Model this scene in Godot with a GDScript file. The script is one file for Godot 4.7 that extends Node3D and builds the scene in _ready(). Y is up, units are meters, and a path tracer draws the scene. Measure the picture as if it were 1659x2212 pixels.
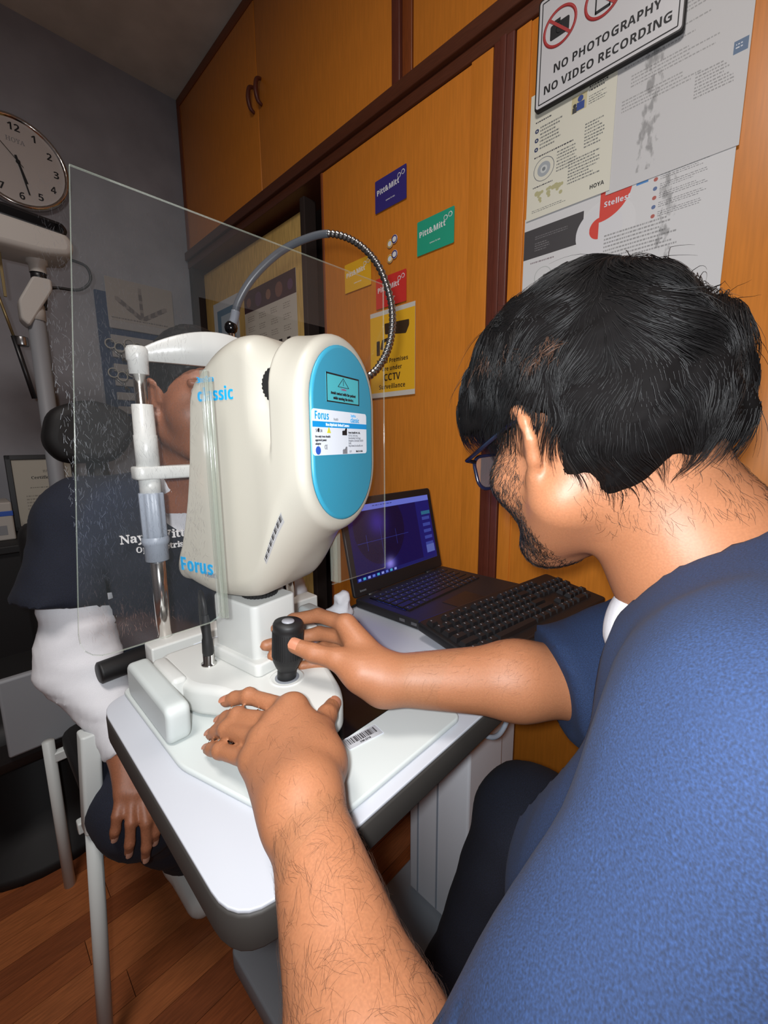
extends Node3D
# A dark eye-clinic room lit by a phone flash: a seated operator works a fundus camera on a white table.
# Axes: the wooden cupboard wall runs along z at x = 1.13, the grey wall stands at z = -2.7, the camera is over the origin.

const FOCAL := 900.0
const EYE := Vector3(0, 1.14, 0)
const WALL_X := 1.13
const BACK_Z := -2.7
const CEIL_Y := 3.05
const TABLE_Y := 0.78
var view := Basis()
var rng := RandomNumberGenerator.new()
var taken := {}
var base_of := {}
var mats := {}

# ---------- pixels to places ----------
func ray(px: float, py: float) -> Vector3:
	return view * Vector3((px - 829.5) / FOCAL, -(py - 1106.0) / FOCAL, -1.0)
func at_depth(px: float, py: float, d: float) -> Vector3:
	return EYE + ray(px, py) * d
func on_x(px: float, py: float, x: float) -> Vector3:
	var r := ray(px, py)
	return EYE + r * ((x - EYE.x) / r.x)
func on_y(px: float, py: float, y: float) -> Vector3:
	var r := ray(px, py)
	return EYE + r * ((y - EYE.y) / r.y)
func on_z(px: float, py: float, z: float) -> Vector3:
	var r := ray(px, py)
	return EYE + r * ((z - EYE.z) / r.z)

# ---------- scene tree ----------
func numbered(called: String) -> String:
	var n: int = taken.get(called, 0)
	taken[called] = n + 1
	return called if n == 0 else "%s_%03d" % [called, n]
func thing(called: String, label: String, category: String, xf := Transform3D.IDENTITY, group := "") -> Node3D:
	var o := Node3D.new()
	o.name = numbered(called)
	add_child(o)
	o.transform = xf
	o.set_meta("label", label)
	o.set_meta("category", category)
	if group != "":
		o.set_meta("group", group)
	return o
func thing_w(called: String, label: String, category: String, foot: Vector3, group := "") -> Node3D:
	var o := thing(called, label, category, Transform3D(Basis(), foot), group)
	base_of[o] = foot
	return o
func part(parent: Node, called: String, mesh: Mesh, m: Material, xf := Transform3D.IDENTITY) -> MeshInstance3D:
	var o := MeshInstance3D.new()
	o.name = called
	o.mesh = mesh
	if mesh is PrimitiveMesh:
		o.material_override = m
	else:
		o.material_override = m
	parent.add_child(o, true)
	o.transform = xf
	if base_of.has(parent):
		o.position -= base_of[parent]
	o.cast_shadow = GeometryInstance3D.SHADOW_CASTING_SETTING_ON
	return o
func structure(called: String, mesh: Mesh, m: Material, xf := Transform3D.IDENTITY) -> MeshInstance3D:
	var o := part(self, called, mesh, m, xf)
	o.set_meta("kind", "structure")
	return o
func stuff(o: Node) -> void:
	o.set_meta("kind", "stuff")

# ---------- materials ----------
func rgb(r: float, g: float, b: float) -> Color:
	return Color(r / 255.0, g / 255.0, b / 255.0)
func mat(key: String, c: Color, rough := 0.6, metal := 0.0, spec := 0.5) -> StandardMaterial3D:
	if mats.has(key):
		return mats[key]
	var m := StandardMaterial3D.new()
	m.resource_name = key
	m.albedo_color = c
	m.roughness = rough
	m.metallic = metal
	m.metallic_specular = spec
	mats[key] = m
	return m
func noise_tex(size: int, freq: float, seed_n: int, lo: float, hi: float, octaves := 4, kind := FastNoiseLite.TYPE_SIMPLEX_SMOOTH) -> ImageTexture:
	var n := FastNoiseLite.new()
	n.seed = seed_n
	n.frequency = freq
	n.noise_type = kind
	n.fractal_octaves = octaves
	var im := n.get_seamless_image(size, size, false, false, 0.15)
	im.convert(Image.FORMAT_RGB8)
	for y in size:
		for x in size:
			var v := lerpf(lo, hi, im.get_pixel(x, y).r)
			im.set_pixel(x, y, Color(v, v, v))
	return ImageTexture.create_from_image(im)
func grain(m: StandardMaterial3D, tex: Texture2D, scale: Vector3, bump := 0.0, world := true) -> StandardMaterial3D:
	m.albedo_texture = tex
	m.uv1_triplanar = true
	m.uv1_world_triplanar = world
	m.uv1_scale = scale
	if bump > 0.0:
		m.heightmap_enabled = true
		m.heightmap_texture = tex
		m.heightmap_scale = bump
	return m

# ---------- mesh building ----------
func new_st() -> SurfaceTool:
	var st := SurfaceTool.new()
	st.begin(Mesh.PRIMITIVE_TRIANGLES)
	return st
func tri(st: SurfaceTool, a: Vector3, b: Vector3, c: Vector3) -> void:
	st.add_vertex(a); st.add_vertex(c); st.add_vertex(b)
func quad(st: SurfaceTool, a: Vector3, b: Vector3, c: Vector3, d: Vector3) -> void:
	tri(st, a, b, c); tri(st, a, c, d)
func done(st: SurfaceTool) -> ArrayMesh:
	st.generate_normals()
	return st.commit()
func rrect(w: float, h: float, r: float, n := 5) -> PackedVector2Array:
	var out := PackedVector2Array()
	r = minf(r, minf(w, h) * 0.5 - 0.0001)
	for k in 4:
		var c := Vector2((w * 0.5 - r) * [1, -1, -1, 1][k], (h * 0.5 - r) * [1, 1, -1, -1][k])
		for i in n + 1:
			var a := PI * 0.5 * (k + float(i) / n)
			out.append(c + Vector2(cos(a), sin(a)) * r)
	return out
func round_poly(p: Array, r: float, n := 4) -> PackedVector2Array:
	# a polygon given counter-clockwise, every corner rounded
	var out := PackedVector2Array()
	for i in p.size():
		var a: Vector2 = p[(i + p.size() - 1) % p.size()]
		var b: Vector2 = p[i]
		var c: Vector2 = p[(i + 1) % p.size()]
		var rr := minf(r, minf(a.distance_to(b), b.distance_to(c)) * 0.45)
		var s := b + (a - b).normalized() * rr
		var e := b + (c - b).normalized() * rr
		for k in n + 1:
			var t := float(k) / n
			out.append(s.lerp(b, t).lerp(b.lerp(e, t), t))
	return out
func inset(p: PackedVector2Array, d: float) -> PackedVector2Array:
	var out := PackedVector2Array()
	for i in p.size():
		var a := p[(i + p.size() - 1) % p.size()]
		var c := p[(i + 1) % p.size()]
		var t := (c - a).normalized()
		out.append(p[i] + Vector2(-t.y, t.x) * d)
	return out
# extrudes a counter-clockwise polygon from z = 0 to z = h along +Z with rounded rims
func add_slab(st: SurfaceTool, p: PackedVector2Array, h: float, bev := 0.0, steps := 3, xf := Transform3D.IDENTITY, back_bev := true) -> void:
	var rings := []
	var zs := []
	if bev > 0.0:
		if back_bev:
			for i in steps:
				var a := PI * 0.5 * i / steps
				rings.append(inset(p, bev * (1.0 - sin(a)))); zs.append(bev * (1.0 - cos(a)))
			rings.append(p); zs.append(bev)
		else:
			rings.append(p); zs.append(0.0)
		for i in steps + 1:
			var a := PI * 0.5 * i / steps
			rings.append(inset(p, bev * (1.0 - cos(a)))); zs.append(h - bev + bev * sin(a))
	else:
		rings = [p, p]; zs = [0.0, h]
	var n := p.size()
	st.set_smooth_group(1)
	for k in rings.size() - 1:
		for i in n:
			var j := (i + 1) % n
			var a: Vector2 = rings[k][i]
			var b: Vector2 = rings[k][j]
			var c: Vector2 = rings[k + 1][j]
			var d: Vector2 = rings[k + 1][i]
			quad(st, xf * Vector3(a.x, a.y, zs[k]), xf * Vector3(b.x, b.y, zs[k]), xf * Vector3(c.x, c.y, zs[k + 1]), xf * Vector3(d.x, d.y, zs[k + 1]))
	st.set_smooth_group(-1)
	var top: PackedVector2Array = rings[-1]
	var bot: PackedVector2Array = rings[0]
	var ids := Geometry2D.triangulate_polygon(top)
	for t in range(0, ids.size(), 3):
		var a := top[ids[t]]; var b := top[ids[t + 1]]; var c := top[ids[t + 2]]
		if (b - a).cross(c - a) < 0.0:
			var w := b; b = c; c = w
		tri(st, xf * Vector3(a.x, a.y, zs[-1]), xf * Vector3(b.x, b.y, zs[-1]), xf * Vector3(c.x, c.y, zs[-1]))
	ids = Geometry2D.triangulate_polygon(bot)
	for t in range(0, ids.size(), 3):
		var a := bot[ids[t]]; var b := bot[ids[t + 1]]; var c := bot[ids[t + 2]]
		if (b - a).cross(c - a) > 0.0:
			var w := b; b = c; c = w
		tri(st, xf * Vector3(a.x, a.y, zs[0]), xf * Vector3(b.x, b.y, zs[0]), xf * Vector3(c.x, c.y, zs[0]))
func slab(p: PackedVector2Array, h: float, bev := 0.0, steps := 3, xf := Transform3D.IDENTITY) -> ArrayMesh:
	var st := new_st()
	add_slab(st, p, h, bev, steps, xf)
	return done(st)
# a slab lying flat: polygon in (x, z) from above, standing from y0 to y1
func flat_xf(y0: float) -> Transform3D:
	return Transform3D(Basis(Vector3(1, 0, 0), Vector3(0, 0, -1), Vector3(0, 1, 0)), Vector3(0, y0, 0))
func plan(points: Array) -> Array:
	# (x, z) points seen from above; turned to the slab's own plane, made counter-clockwise
	var out := []
	var area := 0.0
	for i in points.size():
		var a: Vector2 = points[i]
		var b: Vector2 = points[(i + 1) % points.size()]
		area += a.x * -b.y + a.y * b.x
		out.append(Vector2(a.x, -a.y))
	if area < 0.0:
		out.reverse()
	return out
func box(size: Vector3, bev := 0.0, centre := Vector3.ZERO) -> ArrayMesh:
	var st := new_st()
	if bev <= 0.0:
		st.set_smooth_group(-1)
		add_box(st, size, centre)
	else:
		add_slab(st, rrect(size.x, size.y, bev, 3), size.z, bev, 3, Transform3D(Basis(), centre - Vector3(0, 0, size.z * 0.5)))
	return done(st)
func add_box(st: SurfaceTool, s: Vector3, c := Vector3.ZERO, b := Basis()) -> void:
	st.set_smooth_group(-1)
	var h := s * 0.5
	var v := []
	for i in 8:
		v.append(c + b * Vector3(h.x * (1 if i & 1 else -1), h.y * (1 if i & 2 else -1), h.z * (1 if i & 4 else -1)))
	quad(st, v[4], v[5], v[7], v[6]); quad(st, v[1], v[0], v[2], v[3])
	quad(st, v[5], v[1], v[3], v[7]); quad(st, v[0], v[4], v[6], v[2])
	quad(st, v[6], v[7], v[3], v[2]); quad(st, v[0], v[1], v[5], v[4])
func span(a: Vector3, b: Vector3, bev := 0.0) -> ArrayMesh:
	var lo := Vector3(minf(a.x, b.x), minf(a.y, b.y), minf(a.z, b.z))
	var hi := Vector3(maxf(a.x, b.x), maxf(a.y, b.y), maxf(a.z, b.z))
	return box(hi - lo, bev, (lo + hi) * 0.5)
# profile: [radius, y] from bottom to top
func add_lathe(st: SurfaceTool, prof: Array, seg := 24, xf := Transform3D.IDENTITY, smooth := true) -> void:
	st.set_smooth_group(1 if smooth else -1)
	for k in prof.size() - 1:
		for i in seg:
			var a := TAU * i / seg
			var b := TAU * (i + 1) / seg
			var p0: Array = prof[k]
			var p1: Array = prof[k + 1]
			var A := xf * Vector3(cos(a) * p0[0], p0[1], -sin(a) * p0[0])
			var B := xf * Vector3(cos(b) * p0[0], p0[1], -sin(b) * p0[0])
			var Cc := xf * Vector3(cos(b) * p1[0], p1[1], -sin(b) * p1[0])
			var D := xf * Vector3(cos(a) * p1[0], p1[1], -sin(a) * p1[0])
			if p0[0] < 1e-6:
				tri(st, A, Cc, D)
			elif p1[0] < 1e-6:
				tri(st, A, B, Cc)
			else:
				quad(st, A, B, Cc, D)
func lathe(prof: Array, seg := 24, xf := Transform3D.IDENTITY) -> ArrayMesh:
	var st := new_st()
	add_lathe(st, prof, seg, xf)
	return done(st)
func drum(r: float, h: float, bev := 0.001, seg := 28, xf := Transform3D.IDENTITY) -> ArrayMesh:
	var st := new_st()
	st.set_smooth_group(1)
	var circle := PackedVector2Array()
	for i in seg:
		circle.append(Vector2(cos(TAU * i / seg), sin(TAU * i / seg)) * r)
	add_slab(st, circle, h, bev, 2, xf * Transform3D(Basis(Vector3(1, 0, 0), Vector3(0, 0, -1), Vector3(0, 1, 0)), Vector3.ZERO))
	return done(st)
func curve(p: Array, per := 8) -> PackedVector3Array:
	var out := PackedVector3Array()
	for i in p.size() - 1:
		var a: Vector3 = p[maxi(i - 1, 0)]
		var b: Vector3 = p[i]
		var c: Vector3 = p[i + 1]
		var d: Vector3 = p[mini(i + 2, p.size() - 1)]
		for k in per:
			out.append(b.cubic_interpolate(c, a, d, float(k) / per))
	out.append(p[-1])
	return out
func add_tube(st: SurfaceTool, p: PackedVector3Array, radius: Callable, seg := 10) -> void:
	st.set_smooth_group(1)
	var up := Vector3.UP
	var old := []
	var n := p.size()
	for i in n:
		var t := (p[mini(i + 1, n - 1)] - p[maxi(i - 1, 0)]).normalized()
		if absf(t.dot(up)) > 0.95:
			up = Vector3(0.3, 0.1, 1).normalized()
		var s := t.cross(up).normalized()
		up = s.cross(t).normalized()
		var ring := []
		var r: float = radius.call(float(i) / (n - 1))
		for k in seg:
			var a := TAU * k / seg
			ring.append(p[i] + (s * cos(a) + up * sin(a)) * r)
		if i == 0 or i == n - 1:
			for k in seg:
				if i == 0:
					tri(st, p[i], ring[k], ring[(k + 1) % seg])
		if i > 0:
			for k in seg:
				var j := (k + 1) % seg
				quad(st, old[k], ring[k], ring[j], old[j])
		if i == n - 1:
			for k in seg:
				tri(st, p[i], ring[(k + 1) % seg], ring[k])
		old = ring
func tube(p: PackedVector3Array, r: float, seg := 10) -> ArrayMesh:
	var st := new_st()
	add_tube(st, p, func(_t): return r, seg)
	return done(st)
func rod(a: Vector3, b: Vector3, r: float, seg := 16) -> ArrayMesh:
	return tube(PackedVector3Array([a, b]), r, seg)
func lettering(s: String, cap: float, bold := false, italic := false, serif := false, centre := false, depth := 0.0004) -> TextMesh:
	var f := SystemFont.new()
	f.font_names = PackedStringArray(["Droid Serif" if serif else "Droid Sans"])
	f.font_weight = 700 if bold else 400
	f.font_italic = italic
	var t := TextMesh.new()
	t.font = f
	t.text = s
	t.font_size = 32
	t.pixel_size = cap / (32.0 * 0.72)
	t.depth = depth
	t.curve_step = 2.0
	t.horizontal_alignment = HORIZONTAL_ALIGNMENT_CENTER if centre else HORIZONTAL_ALIGNMENT_LEFT
	t.vertical_alignment = VERTICAL_ALIGNMENT_CENTER
	return t
# a sheet with a printed face: local X right, Y up, Z out of the wall, centred
func printed(w: float, h: float, z: float) -> ArrayMesh:
	var st := new_st()
	st.set_normal(Vector3(0, 0, 1))
	for c in [[-1, -1], [1, 1], [1, -1], [-1, -1], [-1, 1], [1, 1]]:
		st.set_normal(Vector3(0, 0, 1))
		st.set_uv(Vector2((c[0] + 1) * 0.5, (1 - c[1]) * 0.5))
		st.add_vertex(Vector3(c[0] * w * 0.5, c[1] * h * 0.5, z))
	return st.commit()
func print_mat(key: String, im: Image, rough := 0.55) -> StandardMaterial3D:
	var m := mat(key, Color.WHITE, rough)
	m.albedo_texture = ImageTexture.create_from_image(im)
	m.texture_repeat = false
	return m

# ---------- soft bodies: distance field to surface net ----------
class Field:
	var lo: Vector3
	var h: float
	var nx: int
	var ny: int
	var nz: int
	var v := PackedFloat32Array()
	var verts := PackedVector3Array()
	var norms := PackedVector3Array()
	func _init(a: Vector3, b: Vector3, cell: float) -> void:
		lo = a
		h = cell
		nx = int(ceil((b.x - a.x) / h)) + 1
		ny = int(ceil((b.y - a.y) / h)) + 1
		nz = int(ceil((b.z - a.z) / h)) + 1
		v.resize(nx * ny * nz)
		v.fill(0.2)
	func window(a: Vector3, b: Vector3, m: float) -> Array:
		return [clampi(int((minf(a.x, b.x) - m - lo.x) / h), 0, nx - 1), clampi(int((maxf(a.x, b.x) + m - lo.x) / h) + 1, 0, nx - 1),
			clampi(int((minf(a.y, b.y) - m - lo.y) / h), 0, ny - 1), clampi(int((maxf(a.y, b.y) + m - lo.y) / h) + 1, 0, ny - 1),
			clampi(int((minf(a.z, b.z) - m - lo.z) / h), 0, nz - 1), clampi(int((maxf(a.z, b.z) + m - lo.z) / h) + 1, 0, nz - 1)]
	func blend(i: int, d: float, k: float, cut: bool) -> void:
		var o := v[i]
		if cut:
			d = -d
			var q := maxf(k - absf(o - d), 0.0) / k
			v[i] = maxf(o, d) + q * q * k * 0.25
		else:
			var q := maxf(k - absf(o - d), 0.0) / k
			v[i] = minf(o, d) - q * q * k * 0.25
	func cone(a: Vector3, b: Vector3, ra: float, rb: float, k := 0.01, cut := false) -> void:
		var w := window(a, b, maxf(ra, rb) + k + 3.0 * h)
		var ba := b - a
		var bb := maxf(ba.length_squared(), 1e-9)
		for z in range(w[4], w[5] + 1):
			for y in range(w[2], w[3] + 1):
				var i: int = (z * ny + y) * nx + w[0]
				var p := lo + Vector3(w[0], y, z) * h - a
				for x in range(w[0], w[1] + 1):
					var t := clampf(p.dot(ba) / bb, 0.0, 1.0)
					var d := (p - ba * t).length() - (ra + (rb - ra) * t)
					var o := v[i]
					if cut:
						d = -d
						var q := maxf(k - absf(o - d), 0.0) / k
						v[i] = maxf(o, d) + q * q * k * 0.25
					elif d - o < k:
						var q := maxf(k - absf(o - d), 0.0) / k
						v[i] = minf(o, d) - q * q * k * 0.25
					p.x += h
					i += 1
	func ell(c: Vector3, r: Vector3, k := 0.01, cut := false, turn := Basis()) -> void:
		var m := maxf(r.x, maxf(r.y, r.z))
		var w := window(c, c, m + k + 3.0 * h)
		var inv := turn.transposed()
		var small := minf(r.x, minf(r.y, r.z))
		for z in range(w[4], w[5] + 1):
			for y in range(w[2], w[3] + 1):
				var i: int = (z * ny + y) * nx + w[0]
				var p := lo + Vector3(w[0], y, z) * h - c
				for x in range(w[0], w[1] + 1):
					var q := inv * p
					var k0 := (q / r).length()
					var k1 := (q / (r * r)).length()
					var d := k0 * (k0 - 1.0) / k1 if k1 > 1e-6 else -small
					blend(i, d, k, cut)
					p.x += h
					i += 1
	func below(n: Vector3, c: Vector3, reach: Vector3, k := 0.004) -> void:
		# keeps what lies on the negative side of a plane, within a box round c
		var w := window(c - reach, c + reach, 0.0)
		for z in range(w[4], w[5] + 1):
			for y in range(w[2], w[3] + 1):
				for x in range(w[0], w[1] + 1):
					var i: int = (z * ny + y) * nx + x
					blend(i, -(lo + Vector3(x, y, z) * h - c).dot(n), k, true)
	func ruffle(n: FastNoiseLite, amp: float, stretch := Vector3.ONE) -> void:
		for z in nz:
			for y in ny:
				for x in nx:
					var i: int = (z * ny + y) * nx + x
					if absf(v[i]) < amp + 2.0 * h:
						var p := (lo + Vector3(x, y, z) * h) * stretch
						v[i] += n.get_noise_3dv(p) * amp
	func mesh(xf := Transform3D.IDENTITY) -> ArrayMesh:
		var ids := PackedInt32Array()
		ids.resize(v.size())
		ids.fill(-1)
		verts = PackedVector3Array()
		var sy := nx
		var sz := nx * ny
		var off := [0, 1, sy, sy + 1, sz, sz + 1, sz + sy, sz + sy + 1]
		var edges := [[0, 1], [2, 3], [4, 5], [6, 7], [0, 2], [1, 3], [4, 6], [5, 7], [0, 4], [1, 5], [2, 6], [3, 7]]
		var val := PackedFloat32Array()
		val.resize(8)
		var cells := PackedInt32Array()
		for z in nz - 1:
			for y in ny - 1:
				var i: int = (z * ny + y) * nx
				for x in nx - 1:
					if absf(v[i]) < 3.0 * h:
						var s := 0
						for c in 8:
							val[c] = v[i + off[c]]
							if val[c] < 0.0:
								s += 1
						if s > 0 and s < 8:
							var sum := Vector3.ZERO
							var n := 0
							for e in edges:
								var a: float = val[e[0]]
								var b: float = val[e[1]]
								if (a < 0.0) != (b < 0.0):
									var t := a / (a - b)
									var pa := Vector3(e[0] & 1, (e[0] >> 1) & 1, e[0] >> 2)
									var pb := Vector3(e[1] & 1, (e[1] >> 1) & 1, e[1] >> 2)
									sum += pa.lerp(pb, t)
									n += 1
							ids[i] = verts.size()
							verts.append(xf * (lo + (Vector3(x, y, z) + sum / n) * h))
							cells.append(i)
					i += 1
		var idx := PackedInt32Array()
		norms = PackedVector3Array()
		norms.resize(verts.size())
		for i in cells:
			for ax in 3:
				var d: int = [1, sy, sz][ax]
				var u: int = [sy, sz, 1][ax]
				var w: int = [sz, 1, sy][ax]
				var inside := v[i] < 0.0
				if i - u - w < 0 or inside == (v[i + d] < 0.0):
					continue
				var a := ids[i]
				var b := ids[i - u]
				var c := ids[i - u - w]
				var e := ids[i - w]
				if a < 0 or b < 0 or c < 0 or e < 0:
					continue
				if not inside:
					var t := b; b = e; e = t
				idx.append_array(PackedInt32Array([a, c, b, a, e, c]))
				var f := (verts[b] - verts[a]).cross(verts[c] - verts[a]) + (verts[c] - verts[a]).cross(verts[e] - verts[a])
				norms[a] += f; norms[b] += f; norms[c] += f; norms[e] += f
		for k in norms.size():
			norms[k] = norms[k].normalized()
		var arr := []
		arr.resize(Mesh.ARRAY_MAX)
		arr[Mesh.ARRAY_VERTEX] = verts
		arr[Mesh.ARRAY_NORMAL] = norms
		arr[Mesh.ARRAY_INDEX] = idx
		var m := ArrayMesh.new()
		if idx.size() > 0:
			m.add_surface_from_arrays(Mesh.PRIMITIVE_TRIANGLES, arr)
		return m

# many fine hairs in one mesh
class Strands:
	var verts := PackedVector3Array()
	var norms := PackedVector3Array()
	var idx := PackedInt32Array()
	func add(p: PackedVector3Array, r0: float, r1: float) -> void:
		var n := p.size()
		var base := verts.size()
		var side := (p[n - 1] - p[0]).cross(Vector3(0.31, 0.72, 0.61)).normalized()
		for i in n:
			var t := (p[mini(i + 1, n - 1)] - p[maxi(i - 1, 0)]).normalized()
			var s := (side - t * side.dot(t)).normalized()
			var u := t.cross(s)
			var r := lerpf(r0, r1, float(i) / (n - 1))
			for k in 3:
				var a := TAU * k / 3.0
				var d := s * cos(a) + u * sin(a)
				verts.append(p[i] + d * r)
				norms.append(d)
			if i > 0:
				for k in 3:
					var a0 := base + (i - 1) * 3 + k
					var a1 := base + (i - 1) * 3 + (k + 1) % 3
					var b0 := a0 + 3
					var b1 := a1 + 3
					idx.append_array(PackedInt32Array([a0, b1, a1, a0, b0, b1]))
	func mesh() -> ArrayMesh:
		var arr := []
		arr.resize(Mesh.ARRAY_MAX)
		arr[Mesh.ARRAY_VERTEX] = verts
		arr[Mesh.ARRAY_NORMAL] = norms
		arr[Mesh.ARRAY_INDEX] = idx
		var m := ArrayMesh.new()
		m.add_surface_from_arrays(Mesh.PRIMITIVE_TRIANGLES, arr)
		return m

# ---------- materials of the place ----------
func make_materials() -> void:
	var fine := noise_tex(256, 0.06, 3, 0.80, 1.0)
	var streak := noise_tex(256, 0.05, 5, 0.78, 1.0, 5)
	var soft := noise_tex(256, 0.05, 6, 0.90, 1.0, 5)
	var cloth := noise_tex(256, 0.22, 7, 0.35, 1.0, 4)
	var mottle := noise_tex(256, 0.02, 9, 0.90, 1.0, 4)
	grain(mat("wall_paint", rgb(150, 150, 156), 0.85), mottle, Vector3(0.8, 0.8, 0.8))
	grain(mat("ceiling_paint", rgb(208, 200, 188), 0.9), mottle, Vector3(0.8, 0.8, 0.8))
	var w := grain(mat("laminate", rgb(214, 130, 44), 0.34, 0.0, 0.45), soft, Vector3(9, 0.55, 9))
	w.uv1_offset = Vector3(0.3, 0.1, 0.2)
	grain(mat("dark_wood", rgb(104, 50, 36), 0.42), streak, Vector3(30, 1.2, 30))
	grain(mat("rail_wood", rgb(96, 50, 30), 0.42), streak, Vector3(30, 30, 1.2))
	grain(mat("edge_wood", rgb(140, 70, 26), 0.45), streak, Vector3(20, 1.0, 20))
	mat("cupboard_dark", rgb(34, 20, 14), 0.8)
	grain(mat("cream_board", rgb(226, 186, 108), 0.7), streak, Vector3(6, 0.6, 6))
	for i in 5:
		var c: Color = [rgb(150, 84, 46), rgb(132, 72, 40), rgb(164, 96, 54), rgb(142, 76, 40), rgb(156, 92, 56)][i]
		var m := grain(mat("plank_%d" % i, c, 0.4), streak, Vector3(1.1, 14, 16))
		m.uv1_offset = Vector3(i * 0.21, 0, i * 0.37)
	mat("white_plastic", rgb(202, 203, 199), 0.32)
	mat("cream_plastic", rgb(206, 202, 188), 0.36)
	grain(mat("head_plastic", rgb(172, 168, 156), 0.42), noise_tex(128, 0.3, 21, 0.97, 1.0, 2), Vector3(30, 30, 30))
	mat("table_white", rgb(188, 191, 198), 0.42)
	mat("plate_white", rgb(194, 200, 198), 0.38)
	mat("table_edge", rgb(56, 53, 50), 0.6)
	mat("grey_metal", rgb(128, 132, 138), 0.55)
	mat("column_white", rgb(222, 224, 230), 0.5)
	mat("grey_plastic", rgb(146, 154, 166), 0.4)
	mat("chrome", rgb(214, 212, 208), 0.14, 1.0)
	mat("steel", rgb(150, 150, 150), 0.3, 1.0)
	mat("black_plastic", rgb(22, 22, 24), 0.38)
	mat("black_rubber", rgb(20, 20, 21), 0.55)
	mat("black_gloss", rgb(10, 9, 11), 0.16)
	mat("laptop_black", rgb(26, 24, 26), 0.5)
	mat("key_black", rgb(24, 23, 25), 0.45)
	grain(mat("teal", rgb(48, 140, 168), 0.42), noise_tex(128, 0.2, 22, 0.96, 1.0, 2), Vector3(30, 30, 30))
	mat("teal_print", rgb(70, 168, 178), 0.45)
	mat("ink", rgb(18, 20, 24), 0.6)
	mat("ink_grey", rgb(120, 122, 128), 0.6)
	mat("ink_maroon", rgb(120, 60, 90), 0.6)
	mat("logo_blue", rgb(20, 150, 205), 0.45)
	mat("white_ink", rgb(225, 225, 225), 0.6)
	mat("paper", rgb(206, 206, 202), 0.6)
	mat("label_white", rgb(214, 220, 228), 0.5)
	mat("label_blue", rgb(0, 140, 205), 0.5)
	mat("icon_yellow", rgb(206, 200, 60), 0.5)
	mat("icon_blue", rgb(40, 84, 178), 0.5)
	mat("red_ring", rgb(176, 56, 56), 0.5)
	mat("sign_white", rgb(206, 206, 208), 0.4)
	mat("sign_edge", rgb(24, 22, 22), 0.5)
	mat("knob_grey", rgb(150, 150, 156), 0.4)
	mat("hair", rgb(15, 13, 13), 0.5, 0.0, 0.4)
	mat("hair_base", rgb(12, 10, 10), 0.8, 0.0, 0.2)
	mat("hair_brown", rgb(72, 46, 30), 0.45)
	mat("hair_fine", rgb(70, 46, 33), 0.6)
	mat("skin", rgb(166, 109, 75), 0.52)
	grain(mats["skin"], noise_tex(256, 0.12, 31, 0.86, 1.0, 4), Vector3(14, 14, 14), 0.03)
	mats["skin"].subsurf_scatter_enabled = true
	mats["skin"].subsurf_scatter_strength = 0.08
	mat("skin_dark", rgb(150, 94, 66), 0.5)
	grain(mats["skin_dark"], noise_tex(256, 0.1, 32, 0.8, 1.0, 4), Vector3(12, 12, 12))
	mat("nail", rgb(178, 118, 90), 0.4)
	mat("nail_dark", rgb(176, 132, 112), 0.35)
	mat("eye_white", rgb(220, 214, 206), 0.2)
	mat("eye_iris", rgb(34, 22, 16), 0.15)
	grain(mat("scrub_blue", rgb(35, 62, 108), 0.9), cloth, Vector3(13, 13, 13), 0.05)
	grain(mat("scrub_navy", rgb(24, 32, 54), 0.9), cloth, Vector3(9, 9, 9), 0.05)
	grain(mat("trouser_navy", rgb(30, 36, 58), 0.92), cloth, Vector3(9, 9, 9), 0.04)
	grain(mat("tee_white", rgb(226, 226, 230), 0.85), noise_tex(128, 0.4, 12, 0.9, 1.0, 2), Vector3(14, 14, 14), 0.02)
	mat("spectacle", rgb(18, 20, 40), 0.22)
	var glass := mat("clear_acrylic", Color(0.92, 0.96, 0.97, 0.012), 0.09)
	glass.transparency = BaseMaterial3D.TRANSPARENCY_ALPHA
	var rim := mat("acrylic_edge", Color(0.72, 0.76, 0.70, 0.16), 0.12)
	rim.transparency = BaseMaterial3D.TRANSPARENCY_ALPHA
	var lens := mat("lens", Color(0.9, 0.92, 0.95, 0.03), 0.05)
	lens.transparency = BaseMaterial3D.TRANSPARENCY_ALPHA
	mat("scratch", rgb(225, 230, 235), 0.23, 1.0)
	mat("chair_black", rgb(13, 12, 13), 0.65)
	mat("stool_white", rgb(196, 200, 198), 0.45)
	mat("unit_white", rgb(176, 172, 166), 0.5)
	mat("unit_shade", rgb(130, 132, 136), 0.55)
	mat("brass", rgb(150, 134, 96), 0.35, 0.8)
	mat("navy_fabric", rgb(44, 60, 92), 0.85)
	mat("strip_pale", rgb(150, 146, 144), 0.8)
	mat("scissor_white", rgb(176, 172, 160), 0.5)
	mat("clock_face", rgb(196, 190, 186), 0.5)
	mat("counter_black", rgb(22, 22, 24), 0.6)

# ---------- the room ----------
func wall_at(y: float, z: float, off := 0.0) -> Transform3D:
	return Transform3D(Basis(Vector3(0, 0, 1), Vector3(0, 1, 0), Vector3(-1, 0, 0)), Vector3(WALL_X - off, y, z))

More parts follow.
